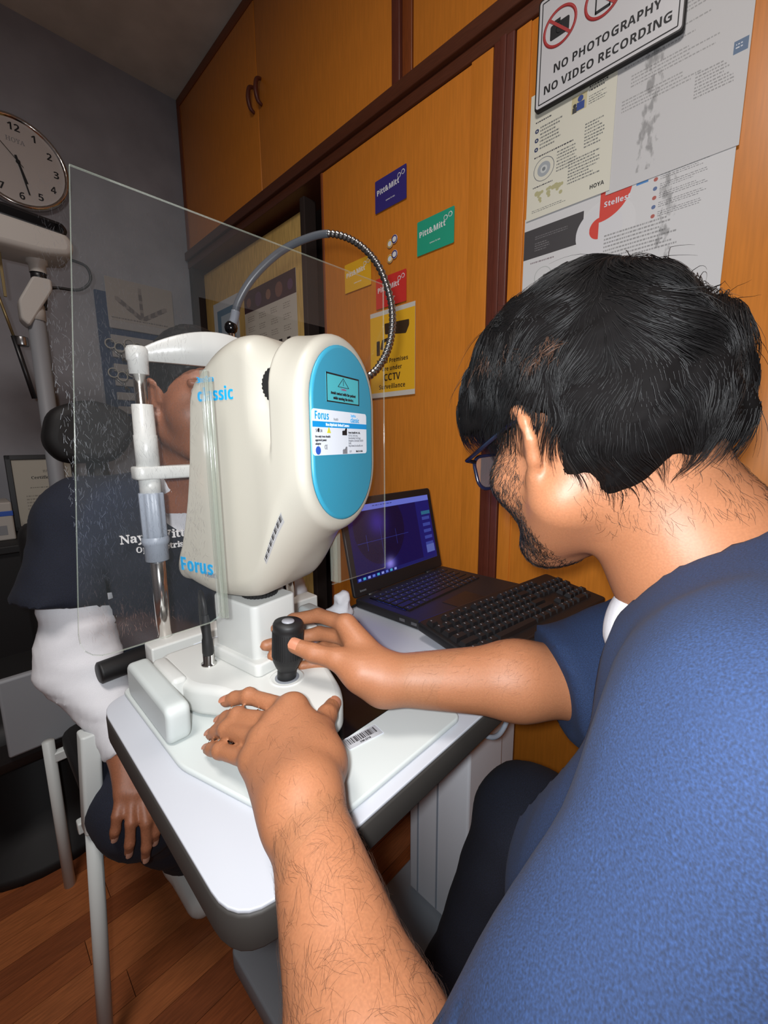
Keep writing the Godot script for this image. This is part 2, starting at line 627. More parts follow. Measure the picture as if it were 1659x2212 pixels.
func build_room() -> void:
	var fl := structure("floor", span(Vector3(-2.3, -0.12, -2.8), Vector3(1.7, -0.012, 1.7)), mats["cupboard_dark"])
	# laminate strips, laid along x
	var strip := 0.066
	var lens_of := [0.62, 0.46, 0.78]
	var shapes := []
	for l in lens_of:
		shapes.append(box(Vector3(l - 0.0012, 0.012, strip - 0.0012), 0.0))
	var z := -1.72
	var row := 0
	while z < 0.1:
		var x := -0.62 - rng.randf() * 0.4
		while x < 1.12:
			var k := rng.randi() % 3
			part(fl, "plank", shapes[k], mats["plank_%d" % (rng.randi() % 5)], Transform3D(Basis(), Vector3(x + lens_of[k] * 0.5, -0.006, z + strip * 0.5)))
			x += lens_of[k]
		z += strip
		row += 1
	# beyond what can be told apart: wide boards, still with their own edges
	var st := new_st()
	for r in 15:
		add_box(st, Vector3(3.4, 0.012, 0.064), Vector3(-0.57, -0.006, -2.7 + 0.033 + r * 0.066))
	for r in 24:
		add_box(st, Vector3(3.4, 0.012, 0.064), Vector3(-0.57, -0.006, 0.13 + r * 0.066))
	for r in 27:
		add_box(st, Vector3(1.2, 0.012, 0.064), Vector3(-1.66, -0.006, -1.69 + r * 0.066))
	stuff(part(fl, "outer_planks", done(st), mats["plank_0"]))
	structure("ceiling", span(Vector3(-2.3, CEIL_Y, -2.8), Vector3(1.7, CEIL_Y + 0.1, 1.7)), mats["ceiling_paint"])
	structure("wall_back", span(Vector3(-2.3, 0, BACK_Z - 0.1), Vector3(1.7, CEIL_Y, BACK_Z)), mats["wall_paint"])
	structure("wall_left", span(Vector3(-2.4, 0, -2.8), Vector3(-2.3, CEIL_Y, 1.7)), mats["wall_paint"])
	structure("wall_front", span(Vector3(-2.3, 0, 1.6), Vector3(1.7, CEIL_Y, 1.7)), mats["wall_paint"])
	structure("wall_right", span(Vector3(1.62, 0, -2.8), Vector3(1.72, CEIL_Y, 1.7)), mats["cupboard_dark"])
	var lm := mat("lamp_glow", rgb(230, 228, 222), 0.5)
	lm.emission_enabled = true
	lm.emission = Color(1.0, 0.97, 0.95)
	lm.emission_energy_multiplier = 0.8
	var cl := thing_w("ceiling_lamp", "square white ceiling lamp panel glowing faintly", "lamp", Vector3(-0.5, CEIL_Y - 0.03, -0.1))
	part(cl, "frame", span(Vector3(-0.8, CEIL_Y - 0.028, -0.4), Vector3(-0.2, CEIL_Y, 0.2), 0.004), mats["white_plastic"])
	part(cl, "diffuser", span(Vector3(-0.775, CEIL_Y - 0.031, -0.375), Vector3(-0.225, CEIL_Y - 0.028, 0.175)), lm)
	# a dado conduit on the grey wall
	structure("trim_1", span(Vector3(0.405, 0.7, BACK_Z), Vector3(0.415, 1.72, BACK_Z + 0.008), 0.002), mats["unit_shade"])

func build_cupboards() -> void:
	var top := CEIL_Y - 0.004
	# upper cupboards
	var ranges := [[-2.694, -1.034], [-1.0, 0.62]]
	for k in 2:
		var a: float = ranges[k][0]
		var b: float = ranges[k][1]
		var t := thing_w("upper_cupboard", ["orange laminate ceiling cupboard with two arched pull handles, reaching the grey wall", "orange laminate ceiling cupboard above the stickered door, past the dark divider"][k], "cupboard", Vector3(1.37, 2.25, (a + b) * 0.5))
		part(t, "carcass", span(Vector3(1.152, 2.252, a), Vector3(1.61, top, b)), mats["laminate"])
		part(t, "frame_top", span(Vector3(1.13, 3.0, a), Vector3(1.152, top, b), 0.003), mats["edge_wood"])
		part(t, "frame_side", span(Vector3(1.13, 2.252, a), Vector3(1.152, 3.0, a + 0.04), 0.003), mats["edge_wood"])
		var mid := (a + b) * 0.5 + (0.02 if k == 0 else 0.0)
		for s in 2:
			var z0 := a + 0.043 if s == 0 else mid + 0.0015
			var z1 := mid - 0.0015 if s == 0 else b
			var d := part(t, "door", span(Vector3(1.132, 2.256, z0), Vector3(1.152, 2.997, z1), 0.003), mats["laminate"])
			var hz := mid - 0.032 if s == 0 else mid + 0.032
			var hp := curve([Vector3(1.132, 2.69, hz), Vector3(1.112, 2.678, hz), Vector3(1.104, 2.64, hz), Vector3(1.112, 2.602, hz), Vector3(1.132, 2.59, hz)], 4)
			var stt := new_st()
			add_tube(stt, hp, func(q): return 0.006 + 0.004 * sin(q * PI), 8)
			part(d, "handle", done(stt), mats["dark_wood"])
	structure("trim_2", span(Vector3(1.118, 2.235, -1.034), Vector3(1.152, top, -1.0), 0.003), mats["dark_wood"])
	# rail under the upper cupboards: two stepped mouldings
	structure("trim_3", span(Vector3(1.112, 2.208, -2.694), Vector3(1.3, 2.252, 1.6), 0.004), mats["rail_wood"])
	structure("trim_4", span(Vector3(1.126, 2.168, -2.694), Vector3(1.3, 2.208, 1.6), 0.003), mats["rail_wood"])
	structure("trim_5", span(Vector3(1.13, 0.0, -2.694), Vector3(1.3, 2.168, -2.655), 0.003), mats["cupboard_dark"])
	# upright between the doors
	var u := structure("trim_6", span(Vector3(1.122, 0.0, -0.673), Vector3(1.3, 2.168, -0.613), 0.004), mats["dark_wood"])
	part(u, "bead", span(Vector3(1.117, 0.0, -0.652), Vector3(1.124, 2.168, -0.634), 0.002), mats["dark_wood"])
	# sliding door with stickers
	var d1 := structure("door_1", span(Vector3(1.132, 0.07, -1.417), Vector3(1.16, 2.166, -0.675), 0.002), mats["laminate"])
	part(d1, "stile", span(Vector3(1.126, 0.07, -0.742), Vector3(1.133, 2.166, -0.676), 0.0015), mats["laminate"])
	part(d1, "edge_band", span(Vector3(1.129, 0.07, -1.42), Vector3(1.16, 2.166, -1.408), 0.0015), mats["edge_wood"])
	# fixed panel with the posters
	var d2 := structure("door_2", span(Vector3(1.132, 0.07, -0.611), Vector3(1.16, 2.166, 1.6), 0.002), mats["laminate"])
	part(d2, "stile", span(Vector3(1.128, 0.07, -0.611), Vector3(1.133, 2.166, -0.572), 0.0015), mats["laminate"])
	structure("trim_7", span(Vector3(1.126, 0.0, -2.694), Vector3(1.2, 0.068, 1.6), 0.003), mats["rail_wood"])
	# recessed cream board behind the track, and the dark cupboard
	structure("door_3", span(Vector3(1.2, 0.07, -2.65), Vector3(1.22, 2.142, -1.577), 0.002), mats["cream_board"])
	structure("wall_cupboard", span(Vector3(1.28, 0.0, -2.69), Vector3(1.3, 2.2, -0.6)), mats["cupboard_dark"])
	# lower wooden drawers stand seen below the instrument
	structure("trim_8", span(Vector3(1.14, 0.0, -1.577), Vector3(1.2, 2.142, -1.545), 0.003), mats["cupboard_dark"])

# ---------- paper and print ----------
func text_lines(im: Image, r: Rect2i, rows: int, c: Color, fill := 0.9) -> void:
	var step := float(r.size.y) / rows
	for k in rows:
		var x := r.position.x
		var stop := r.position.x + int(r.size.x * (fill - rng.randf() * 0.3))
		while x < stop:
			var wd := 3 + rng.randi() % 10
			im.fill_rect(Rect2i(x, r.position.y + int(k * step), mini(wd, stop - x), maxi(1, int(step * 0.45))), c)
			x += wd + 3
func disc(im: Image, cx: int, cy: int, r: int, c: Color, r2 := 0) -> void:
	for y in range(maxi(cy - r, 0), mini(cy + r + 1, im.get_height())):
		for x in range(maxi(cx - r, 0), mini(cx + r + 1, im.get_width())):
			var q := (x - cx) * (x - cx) + (y - cy) * (y - cy)
			if q <= r * r and q >= r2 * r2:
				im.set_pixel(x, y, c)
func smudge(im: Image, cx: int, half: int, y0: int, y1: int, seed_n: int) -> void:
	# dark blotches left down the paper, with ragged outlines of their own
	var n := FastNoiseLite.new()
	n.seed = seed_n
	n.frequency = 0.022
	n.fractal_octaves = 4
	for y in range(y0, y1):
		for x in range(cx - half, cx + half):
			var v := n.get_noise_2d(x * 1.2, y * 0.55) * 1.6 + 0.25 - pow(absf(x - cx) / half, 2.0)
			if v > 0.0:
				im.set_pixel(x, y, im.get_pixel(x, y) * (1.0 - minf(v * 0.35, 0.24)))
func blank(w: int, h: int, c: Color) -> Image:
	var im := Image.create(w, h, false, Image.FORMAT_RGB8)
	im.fill(c)
	return im
func sheet(called: String, label: String, cat: String, xf: Transform3D, w: float, h: float, im: Image, group := "", rough := 0.55) -> Node3D:
	var t := thing(called, label, cat, xf * Transform3D(Basis(), Vector3(0, -h * 0.5, 0)), group)
	part(t, "paper", box(Vector3(w, h, 0.0008), 0.0, Vector3(0, h * 0.5, 0.0004)), mats["paper"])
	part(t, "print", printed(w - 0.0005, h - 0.0005, 0.0011), print_mat(t.name, im, rough), Transform3D(Basis(), Vector3(0, h * 0.5, 0)))
	return t

func build_wall_papers() -> void:
	# flyer with a map, upper left
	var im := blank(410, 580, rgb(214, 212, 196))
	var g := rgb(120, 122, 118)
	text_lines(im, Rect2i(30, 70, 340, 30), 2, rgb(60, 70, 110))
	text_lines(im, Rect2i(30, 130, 110, 14), 1, rgb(60, 60, 66))
	text_lines(im, Rect2i(56, 160, 130, 110), 7, g)
	for k in 3:
		disc(im, 38, 172 + k * 42, 10, rgb(40, 52, 90))
		disc(im, 38, 172 + k * 42, 4, rgb(200, 200, 190))
	im.fill_rect(Rect2i(210, 110, 70, 70), rgb(196, 186, 146))
	disc(im, 250, 128, 13, rgb(44, 70, 140)); im.fill_rect(Rect2i(234, 142, 36, 34), rgb(44, 70, 140))
	disc(im, 224, 148, 8, rgb(40, 40, 40)); im.fill_rect(Rect2i(215, 156, 20, 24), rgb(60, 60, 60))
	text_lines(im, Rect2i(290, 100, 90, 30), 2, rgb(50, 50, 54))
	text_lines(im, Rect2i(290, 140, 90, 40), 4, g)
	text_lines(im, Rect2i(30, 290, 220, 14), 1, rgb(60, 60, 66))
	disc(im, 84, 360, 54, rgb(110, 112, 116), 51); disc(im, 84, 360, 34, rgb(160, 166, 170)); disc(im, 84, 360, 18, rgb(196, 200, 198)); disc(im, 84, 360, 9, rgb(120, 126, 130))
	text_lines(im, Rect2i(150, 310, 110, 100), 7, g)
	text_lines(im, Rect2i(280, 250, 100, 110), 8, g)
	text_lines(im, Rect2i(30, 430, 160, 12), 1, rgb(60, 60, 66))
	for b in [[52, 464, 12], [66, 468, 11], [80, 464, 8], [62, 480, 7], [70, 494, 9], [74, 506, 6], [108, 462, 7], [120, 460, 9], [114, 480, 11], [118, 494, 8], [138, 464, 11], [152, 462, 13], [168, 466, 12], [182, 464, 8], [160, 480, 8], [178, 500, 9]]:
		disc(im, b[0], b[1], b[2], rgb(176, 172, 130))
	text_lines(im, Rect2i(210, 380, 170, 110), 8, g)
	text_lines(im, Rect2i(30, 540, 200, 16), 2, g)
	var f := sheet("flyer", "off-white printed flyer with a small world map, tucked below the no photography sign", "flyer", wall_at(1.85, -0.462, 0.0045), 0.2, 0.285, im)
	part(f, "lettering", lettering("HOYA", 0.0085, true), mats["ink"], Transform3D(Basis(), Vector3(0.055, 0.022, 0.0013)))
	# large pale sheet on the right
	im = blank(460, 860, rgb(198, 198, 198))
	for k in 7:
		text_lines(im, Rect2i(40 + (k % 2) * 30, 60 + k * 78, 330, 50), 4, rgb(158, 158, 158))
	disc(im, 110, 380, 16, rgb(120, 120, 100), 11)
	smudge(im, 150, 46, 40, 820, 51)
	im.fill_rect(Rect2i(412, 520, 42, 40), rgb(84, 110, 140))
	text_lines(im, Rect2i(418, 530, 30, 20), 2, rgb(210, 214, 220))
	text_lines(im, Rect2i(300, 560, 140, 90), 8, rgb(150, 150, 150))
	sheet("wall_poster", "large pale grey printed sheet with streaky stains, behind the no photography sign", "poster", wall_at(1.93, -0.252, 0.003), 0.236, 0.46, im)
	# lower sheet with the dark block and the red shapes
	im = blank(860, 800, rgb(206, 206, 206))
	im.fill_rect(Rect2i(0, 60, 300, 140), rgb(64, 62, 64))
	text_lines(im, Rect2i(60, 100, 190, 20), 2, rgb(110, 108, 110)); text_lines(im, Rect2i(60, 132, 100, 44), 4, rgb(120, 118, 120))
	for y in range(0, 200):
		for x in range(250, 560):
			var q := Vector2(x - 400, y - 170).length()
			if q < 128 and x > 300:
				im.set_pixel(x, y, rgb(210, 210, 210))
	disc(im, 372, 170, 104, rgb(208, 208, 210))
	for y in range(0, 150):
		for x in range(372, 510):
			if Vector2(x - 372, (y - 10) * 1.05).length() < 132:
				im.set_pixel(x, y, rgb(206, 66, 54))
	for y in range(110, 210):
		for x in range(330, 372):
			if Vector2(x - 376, y - 160).length() < 46:
				im.set_pixel(x, y, rgb(206, 66, 54))
	im.fill_rect(Rect2i(520, 20, 46, 18), rgb(70, 130, 190))
	for k in 5:
		disc(im, 594, 40 + k * 36, 8, [rgb(170, 90, 80), rgb(90, 110, 150)][k % 2])
		text_lines(im, Rect2i(612, 28 + k * 36, 190, 24), 3, rgb(140, 140, 142))
	text_lines(im, Rect2i(400, 200, 330, 130), 8, rgb(150, 150, 150))
	text_lines(im, Rect2i(330, 360, 400, 200), 10, rgb(160, 160, 160))
	disc(im, 110, 300, 46, rgb(176, 180, 178), 42); disc(im, 118, 300, 8, rgb(120, 120, 120))
	text_lines(im, Rect2i(40, 220, 180, 16), 1, rgb(140, 130, 134))
	smudge(im, 640, 40, 0, 560, 52)
	var low := sheet("wall_poster", "wide pale poster with a black block and red petals, lowest of the pinned sheets", "poster", wall_at(1.515, -0.352, 0.0015), 0.428, 0.4, im)
	part(low, "lettering", lettering("Stellest", 0.011, true), mats["label_white"], Transform3D(Basis(), Vector3(-0.02, 0.366, 0.0013)))
	# NO PHOTOGRAPHY sign
	var sg := thing("warning_sign", "framed white NO PHOTOGRAPHY NO VIDEO RECORDING sign with red rings", "sign", wall_at(1.943, -0.394, 0.006))
	part(sg, "board", slab(rrect(0.306, 0.232, 0.008), 0.012, 0.0015, 2, Transform3D(Basis(), Vector3(0, 0.116, 0))), mats["sign_edge"])
	part(sg, "face", slab(rrect(0.298, 0.224, 0.006), 0.0006, 0.0, 1, Transform3D(Basis(), Vector3(0, 0.116, 0.012))), mats["sign_white"])
	var fr := new_st()
	for e in [[0.284, 0.002, 0.0, 0.105], [0.284, 0.002, 0.0, -0.105], [0.002, 0.21, 0.142, 0.0], [0.002, 0.21, -0.142, 0.0]]:
		add_box(fr, Vector3(e[0], e[1], 0.0006), Vector3(e[2], 0.116 + e[3], 0.0129))
	part(sg, "border_line", done(fr), mats["ink"])
	part(sg, "lettering", lettering("NO PHOTOGRAPHY", 0.0175, true, false, false, true), mats["ink"], Transform3D(Basis(), Vector3(0.0, 0.071, 0.0129)))
	part(sg, "lettering", lettering("NO VIDEO RECORDING", 0.0175, true, false, false, true), mats["ink"], Transform3D(Basis(), Vector3(0.0, 0.036, 0.0129)))
	for k in 3:
		var cx := -0.099 + k * 0.094
		var ring := new_st()
		add_lathe(ring, [[0.0335, 0.0], [0.0395, 0.0], [0.0395, 0.0006], [0.0335, 0.0006], [0.0335, 0.0]], 40, Transform3D(Basis(Vector3(1, 0, 0), PI * 0.5), Vector3(cx, 0.152, 0.0130)))
		add_box(ring, Vector3(0.07, 0.0055, 0.0006), Vector3(cx, 0.152, 0.0136), Basis(Vector3(0, 0, 1), -PI * 0.25))
		part(sg, "prohibition_ring", done(ring), mats["red_ring"])
		var ic := new_st()
		if k == 0:
			add_slab(ic, rrect(0.044, 0.03, 0.004), 0.0005, 0.0, 1, Transform3D(Basis(), Vector3(cx, 0.148, 0.0127)))
			add_box(ic, Vector3(0.014, 0.008, 0.0005), Vector3(cx - 0.006, 0.166, 0.01295))
			add_lathe(ic, [[0.007, 0.0], [0.0085, 0.0], [0.0085, 0.0009], [0.007, 0.0009]], 24, Transform3D(Basis(Vector3(1, 0, 0), PI * 0.5), Vector3(cx, 0.148, 0.0127)))
		elif k == 1:
			for e in [[0.03, 0.003, 0.0, 0.024], [0.03, 0.006, 0.0, -0.023], [0.003, 0.05, 0.0145, 0.0], [0.003, 0.05, -0.0145, 0.0]]:
				add_box(ic, Vector3(e[0], e[1], 0.0005), Vector3(cx + e[2], 0.152 + e[3], 0.01295))
		else:
			add_slab(ic, rrect(0.034, 0.024, 0.003), 0.0005, 0.0, 1, Transform3D(Basis(), Vector3(cx - 0.006, 0.15, 0.0127)))
			add_box(ic, Vector3(0.012, 0.014, 0.0005), Vector3(cx + 0.018, 0.15, 0.01295))
		part(sg, "icon", done(ic), mats["ink"])
	# stickers
	for s in [["blue", rgb(54, 44, 120), 1.97, -1.05, "white-lettered deep blue sticker, topmost on the sliding door", false], ["green", rgb(38, 160, 128), 1.781, -0.862, "white-lettered green sticker beside the dark upright of the sliding door", false], ["yellow", rgb(232, 176, 40), 1.752, -1.216, "yellow sticker with pale lettering on the sliding door", true], ["red", rgb(208, 52, 46), 1.66, -1.05, "red sticker partly covered by the yellow camera notice", false]]:
		var t := thing("sticker", s[4], "sticker", wall_at(s[2] - 0.05, s[3], 0.0015), "brand stickers on the sliding door")
		part(t, "backing", slab(rrect(0.142, 0.1, 0.003), 0.0006, 0.0, 1, Transform3D(Basis(), Vector3(0, 0.05, 0))), mat("sticker_" + s[0], s[1], 0.45))
		part(t, "lettering", lettering("Pitt&Mitt", 0.0165, true, false, false, true), mats["white_ink"], Transform3D(Basis(Vector3(0, 0, 1), 0.05), Vector3(-0.012, 0.062, 0.0008)))
		var fc := new_st()
		for q in [-1, 1]:
			add_lathe(fc, [[0.0055, 0.0], [0.0075, 0.0], [0.0075, 0.0004], [0.0055, 0.0004]], 16, Transform3D(Basis(Vector3(1, 0, 0), PI * 0.5), Vector3(0.048 + q * 0.0085, 0.080 + q * 0.002, 0.0007)))
		part(t, "face_logo", done(fc), mats["white_ink"])
		part(t, "small_print", lettering("eyewear for kids", 0.004, false, false, false, true), mats["white_ink"], Transform3D(Basis(), Vector3(0, 0.026, 0.0008)))
	for k in 2:
		var t := thing("sticker", ["small purple and white face sticker, the upper of a pair", "small purple and white face sticker, the lower of a pair"][k], "sticker", wall_at(1.787 - k * 0.047, -1.042, 0.0015), "face stickers on the sliding door")
		for q in 2:
			part(t, "face", drum(0.0135, 0.0006, 0.0, 24, Transform3D(Basis(Vector3(1, 0, 0), PI * 0.5), Vector3(-0.011 + q * 0.021, 0.02 + q * 0.008, 0.0))), mats[["label_white", "white_ink"][q]])
			part(t, "face_outline", lathe([[0.009, 0.0], [0.0125, 0.0], [0.0125, 0.0005], [0.009, 0.0005]], 24, Transform3D(Basis(Vector3(1, 0, 0), PI * 0.5), Vector3(-0.011 + q * 0.021, 0.02 + q * 0.008, 0.0008))), mat("sticker_" + ["yellow", "blue"][q], Color.WHITE))
	# CCTV notice
	im = blank(420, 594, rgb(232, 176, 34))
	im.fill_rect(Rect2i(0, 0, 420, 30), rgb(206, 200, 190))
	im.fill_rect(Rect2i(0, 560, 420, 34), rgb(206, 200, 190))
	var cc := sheet("notice", "yellow camera surveillance notice with black lettering on the sliding door", "notice", wall_at(1.452, -1.044, 0.003), 0.212, 0.296, im)
	var body := new_st()
	add_slab(body, round_poly([Vector2(-0.05, 0.0), Vector2(0.048, -0.012), Vector2(0.062, 0.012), Vector2(0.062, 0.03), Vector2(-0.052, 0.036)], 0.004), 0.0005, 0.0, 1, Transform3D(Basis(), Vector3(0.018, 0.215, 0.0012)))
	add_slab(body, round_poly([Vector2(-0.07, -0.03), Vector2(-0.058, -0.034), Vector2(-0.052, -0.01), Vector2(-0.02, -0.004), Vector2(-0.02, 0.006), Vector2(-0.06, 0.0)], 0.002), 0.0005, 0.0, 1, Transform3D(Basis(), Vector3(0.014, 0.198, 0.0012)))
	add_slab(body, rrect(0.016, 0.05, 0.003), 0.0005, 0.0, 1, Transform3D(Basis(), Vector3(-0.066, 0.172, 0.0012)))
	part(cc, "camera_icon", done(body), mat("notice_ink", rgb(62, 42, 20), 0.6))
	var li := 0
	for s in [["These Premises", 0.0145, 0.124], ["are under", 0.0145, 0.098], ["CCTV", 0.024, 0.068], ["Surveillance", 0.0155, 0.036]]:
		part(cc, "lettering", lettering(s[0], s[1], true, false, false, true), mats["notice_ink"], Transform3D(Basis(), Vector3(0, s[2], 0.0013)))
		li += 1
	# calendar and a paper on the cream board
	im = blank(300, 200, rgb(206, 198, 184))
	im.fill_rect(Rect2i(0, 0, 300, 62), rgb(66, 42, 50))
	for k in 5:
		disc(im, 30 + k * 60, 34, 14 + (k % 2) * 6, [rgb(120, 80, 70), rgb(90, 60, 90), rgb(140, 100, 80)][k % 3])
	for r in 3:
		for c in 4:
			text_lines(im, Rect2i(20 + c * 70, 76 + r * 30, 50, 18), 3, rgb(150, 140, 130))
	for c in 6:
		im.fill_rect(Rect2i(24 + c * 44, 168, 18, 12), rgb(50, 40, 40))
	var cal_xf := Transform3D(Basis(Vector3(0, 0, 1), Vector3(0, 1, 0), Vector3(-1, 0, 0)), Vector3(1.199, 1.76, -1.945))
	sheet("wall_calendar", "printed calendar with a dark photo strip on the cream board", "calendar", cal_xf, 0.48, 0.34, im)
	im = blank(200, 260, rgb(200, 204, 206))
	im.fill_rect(Rect2i(30, 40, 140, 190), rgb(110, 138, 160))
	im.fill_rect(Rect2i(60, 70, 80, 120), rgb(176, 190, 200))
	sheet("pinned_paper", "small white paper with a blue picture on the cream board", "paper", Transform3D(cal_xf.basis, Vector3(1.199, 1.80, -2.4)), 0.3, 0.3, im)

# ---------- things along the grey wall ----------
func build_back() -> void:
	# wall clock
	var c := thing("wall_clock", "round white wall clock with black numerals on the grey wall", "clock", Transform3D(Basis(), Vector3(0.385, 2.225, BACK_Z)))
	var cy := 0.19
	var turn := Transform3D(Basis(Vector3(1, 0, 0), PI * 0.5), Vector3(0, cy, 0))
	part(c, "case", lathe([[0.0, 0.0], [0.186, 0.0], [0.19, 0.006], [0.19, 0.03], [0.184, 0.036], [0.174, 0.034], [0.172, 0.024], [0.0, 0.024]], 48, turn), mats["chrome"])
	part(c, "dial", drum(0.173, 0.002, 0.0, 48, turn * Transform3D(Basis(), Vector3(0, 0.0235, 0))), mats["clock_face"])
	for k in 12:
		var a := PI * 0.5 - TAU * (k + 1) / 12.0
		part(c, "numeral", lettering(str(k + 1), 0.03, true, false, false, true), mats["ink"], Transform3D(Basis(), Vector3(cos(a) * 0.14, cy + sin(a) * 0.14, 0.0258)))
	part(c, "lettering", lettering("HOYA", 0.017, false, false, true, true), mats["ink_grey"], Transform3D(Basis(), Vector3(0, cy + 0.085, 0.0258)))
	for k in 3:
		var a: float = [PI * 0.5 - TAU * 5.47 / 12.0, PI * 0.5 - TAU * 28.0 / 60.0, PI * 0.5 - TAU * 53.0 / 60.0][k]
		var l: float = [0.085, 0.13, 0.14][k]
		part(c, ["hour_hand", "minute_hand", "second_hand"][k], box(Vector3(l + 0.025, [0.009, 0.006, 0.002][k], 0.0012), 0.0, Vector3((l - 0.025) * 0.5, 0, 0)), mats["ink"], Transform3D(Basis(Vector3(0, 0, 1), a), Vector3(0, cy, 0.0285 + k * 0.0016)))
	part(c, "hub", drum(0.008, 0.009, 0.001, 16, turn * Transform3D(Basis(), Vector3(0, 0.0245, 0))), mats["ink"])
	# hanging organiser with pockets, a card on top and scissors
	var o := thing("pocket_organizer", "navy hanging pocket organizer with pale strips on the grey wall", "organizer", Transform3D(Basis(), Vector3(0.815, 1.2, BACK_Z)))
	part(o, "backing", slab(rrect(0.37, 0.74, 0.006), 0.008, 0.002, 2, Transform3D(Basis(), Vector3(0, 0.37, 0.001))), mats["navy_fabric"])
	for k in 8:
		part(o, "pocket_strip", slab(rrect(0.31, 0.042, 0.006), 0.010, 0.003, 2, Transform3D(Basis(), Vector3(0.022, 0.055 + k * 0.075, 0.009))), mats["strip_pale"])
	for k in 2:
		var base := Vector3(0.815 - 0.12, 1.2 + [0.4, 0.25][k], BACK_Z + 0.022)
		for q in 2:
			var s := thing_w("scissors", ["pale ringed scissors in the organizer, in the upper pocket beside the edge", "pale ringed scissors in the upper organizer pocket, further in", "pale ringed scissors in the lower organizer pocket beside the edge", "pale ringed scissors in the lower organizer pocket, further in"][k * 2 + q], "scissors", base + Vector3(q * 0.09, 0, 0), "scissors in the organizer pockets")
			for e in 2:
				var ctr := base + Vector3(q * 0.09 - 0.02 + e * 0.042, 0.075 - e * 0.015 + q * 0.012, 0.004 * e)
				part(s, "finger_ring", lathe([[0.021, -0.004], [0.026, -0.004], [0.026, 0.004], [0.021, 0.004], [0.021, -0.004]], 24, Transform3D(Basis(Vector3(1, 0, 0), PI * 0.5), ctr)), mats["scissor_white"])
				part(s, "blade", rod(ctr + Vector3(0.004, -0.024, 0), base + Vector3(q * 0.09 + 0.05 - e * 0.02, -0.01, 0.002 + 0.004 * e), 0.0045, 8), mats["steel"])
	var im := blank(320, 200, rgb(150, 142, 134))
	for k in 3:
		var dir: Vector2 = [Vector2(-0.82, -0.57), Vector2(-0.02, -1), Vector2(0.86, -0.5)][k]
		for t in range(10, 140):
			var p: Vector2 = Vector2(160, 170) + dir * t
			if p.y > 14:
				im.fill_rect(Rect2i(int(p.x) - 8, int(p.y) - 8, 16, 16), rgb(94, 84, 80) if (t / 14) % 3 != 0 else rgb(126, 116, 110))
	text_lines(im, Rect2i(14, 176, 292, 14), 1, rgb(100, 92, 88), 1.0)
	sheet("wall_card", "beige printed card with three fanned bars above the navy organizer", "card", Transform3D(Basis(), Vector3(0.85, 1.905, BACK_Z + 0.012)), 0.335, 0.225, im)
	# counter, framed certificate, white box
	var k := thing_w("counter", "dark low counter along the grey wall", "counter", Vector3(0.05, 0, -2.45))
	part(k, "body", span(Vector3(-0.9, 0.0, -2.69), Vector3(0.6, 0.70, -2.28), 0.004), mats["counter_black"])
	part(k, "worktop", span(Vector3(-0.92, 0.70, -2.69), Vector3(0.62, 0.735, -2.26), 0.006), mats["counter_black"])
	var fr := thing("picture_frame", "black framed certificate leaning on the dark counter", "frame", Transform3D(Basis(Vector3(1, 0, 0), -0.06), Vector3(0.315, 0.7355, -2.62)))
	for e in [[0.27, 0.022, 0.0, 0.011], [0.27, 0.022, 0.0, 0.349], [0.022, 0.36, -0.124, 0.18], [0.022, 0.36, 0.124, 0.18]]:
		part(fr, "moulding", box(Vector3(e[0], e[1], 0.018), 0.002, Vector3(e[2], e[3], 0)), mats["black_plastic"])
	im = blank(240, 330, rgb(176, 172, 160))
	disc(im, 150, 40, 12, rgb(70, 66, 60)); text_lines(im, Rect2i(120, 56, 70, 14), 2, rgb(90, 86, 80))
	text_lines(im, Rect2i(60, 140, 120, 10), 1, rgb(110, 106, 98)); text_lines(im, Rect2i(40, 180, 160, 80), 5, rgb(140, 136, 126))
	part(fr, "certificate", printed(0.228, 0.318, 0.002), print_mat("certificate", im), Transform3D(Basis(), Vector3(0, 0.18, 0)))
	part(fr, "lettering", lettering("Certificate", 0.013, true, false, true, true), mats["ink"], Transform3D(Basis(), Vector3(0, 0.25, 0.0025)))
	var wb := thing_w("storage_box", "white box with a blue stripe beside the framed certificate", "box", Vector3(0.07, 0.735, -2.5))
	part(wb, "body", span(Vector3(-0.06, 0.735, -2.6), Vector3(0.165, 0.90, -2.4), 0.006), mats["unit_white"])
	part(wb, "stripe", span(Vector3(-0.061, 0.84, -2.601), Vector3(0.166, 0.862, -2.399), 0.002), mats["icon_blue"])
	part(wb, "label", span(Vector3(0.10, 0.76, -2.4), Vector3(0.14, 0.8, -2.3985)), mats["unit_shade"])
	# examination unit: projector head on a pole
	var z := -1.9
	var u := thing_w("examination_stand", "white projector head with a black band on a grey pole stand", "stand", Vector3(0.27, 0, z))
	var hp := [Vector2(-0.28, 0.0), Vector2(0.03, 0.0), Vector2(0.105, 0.015), Vector2(0.118, 0.05), Vector2(0.10, 0.085), Vector2(-0.28, 0.11)]
	part(u, "head", slab(round_poly(hp, 0.03), 0.16, 0.02, 3, Transform3D(Basis(), Vector3(0.27, 1.755, z - 0.08))), mats["unit_white"])
	part(u, "black_band", slab(round_poly([Vector2(-0.27, 0.0), Vector2(0.09, -0.026), Vector2(0.104, -0.004), Vector2(0.09, 0.018), Vector2(-0.27, 0.046)], 0.01), 0.15, 0.01, 3, Transform3D(Basis(), Vector3(0.27, 1.853, z - 0.075))), mats["black_plastic"])
	part(u, "swivel", lathe([[0.024, 1.715], [0.024, 1.74], [0.03, 1.745], [0.03, 1.765]], 20, Transform3D(Basis(), Vector3(0.288, 0, z))), mats["unit_white"])
	part(u, "swivel_ring", lathe([[0.02, 1.695], [0.022, 1.697], [0.022, 1.715], [0.02, 1.716]], 20, Transform3D(Basis(), Vector3(0.288, 0, z))), mats["black_plastic"])
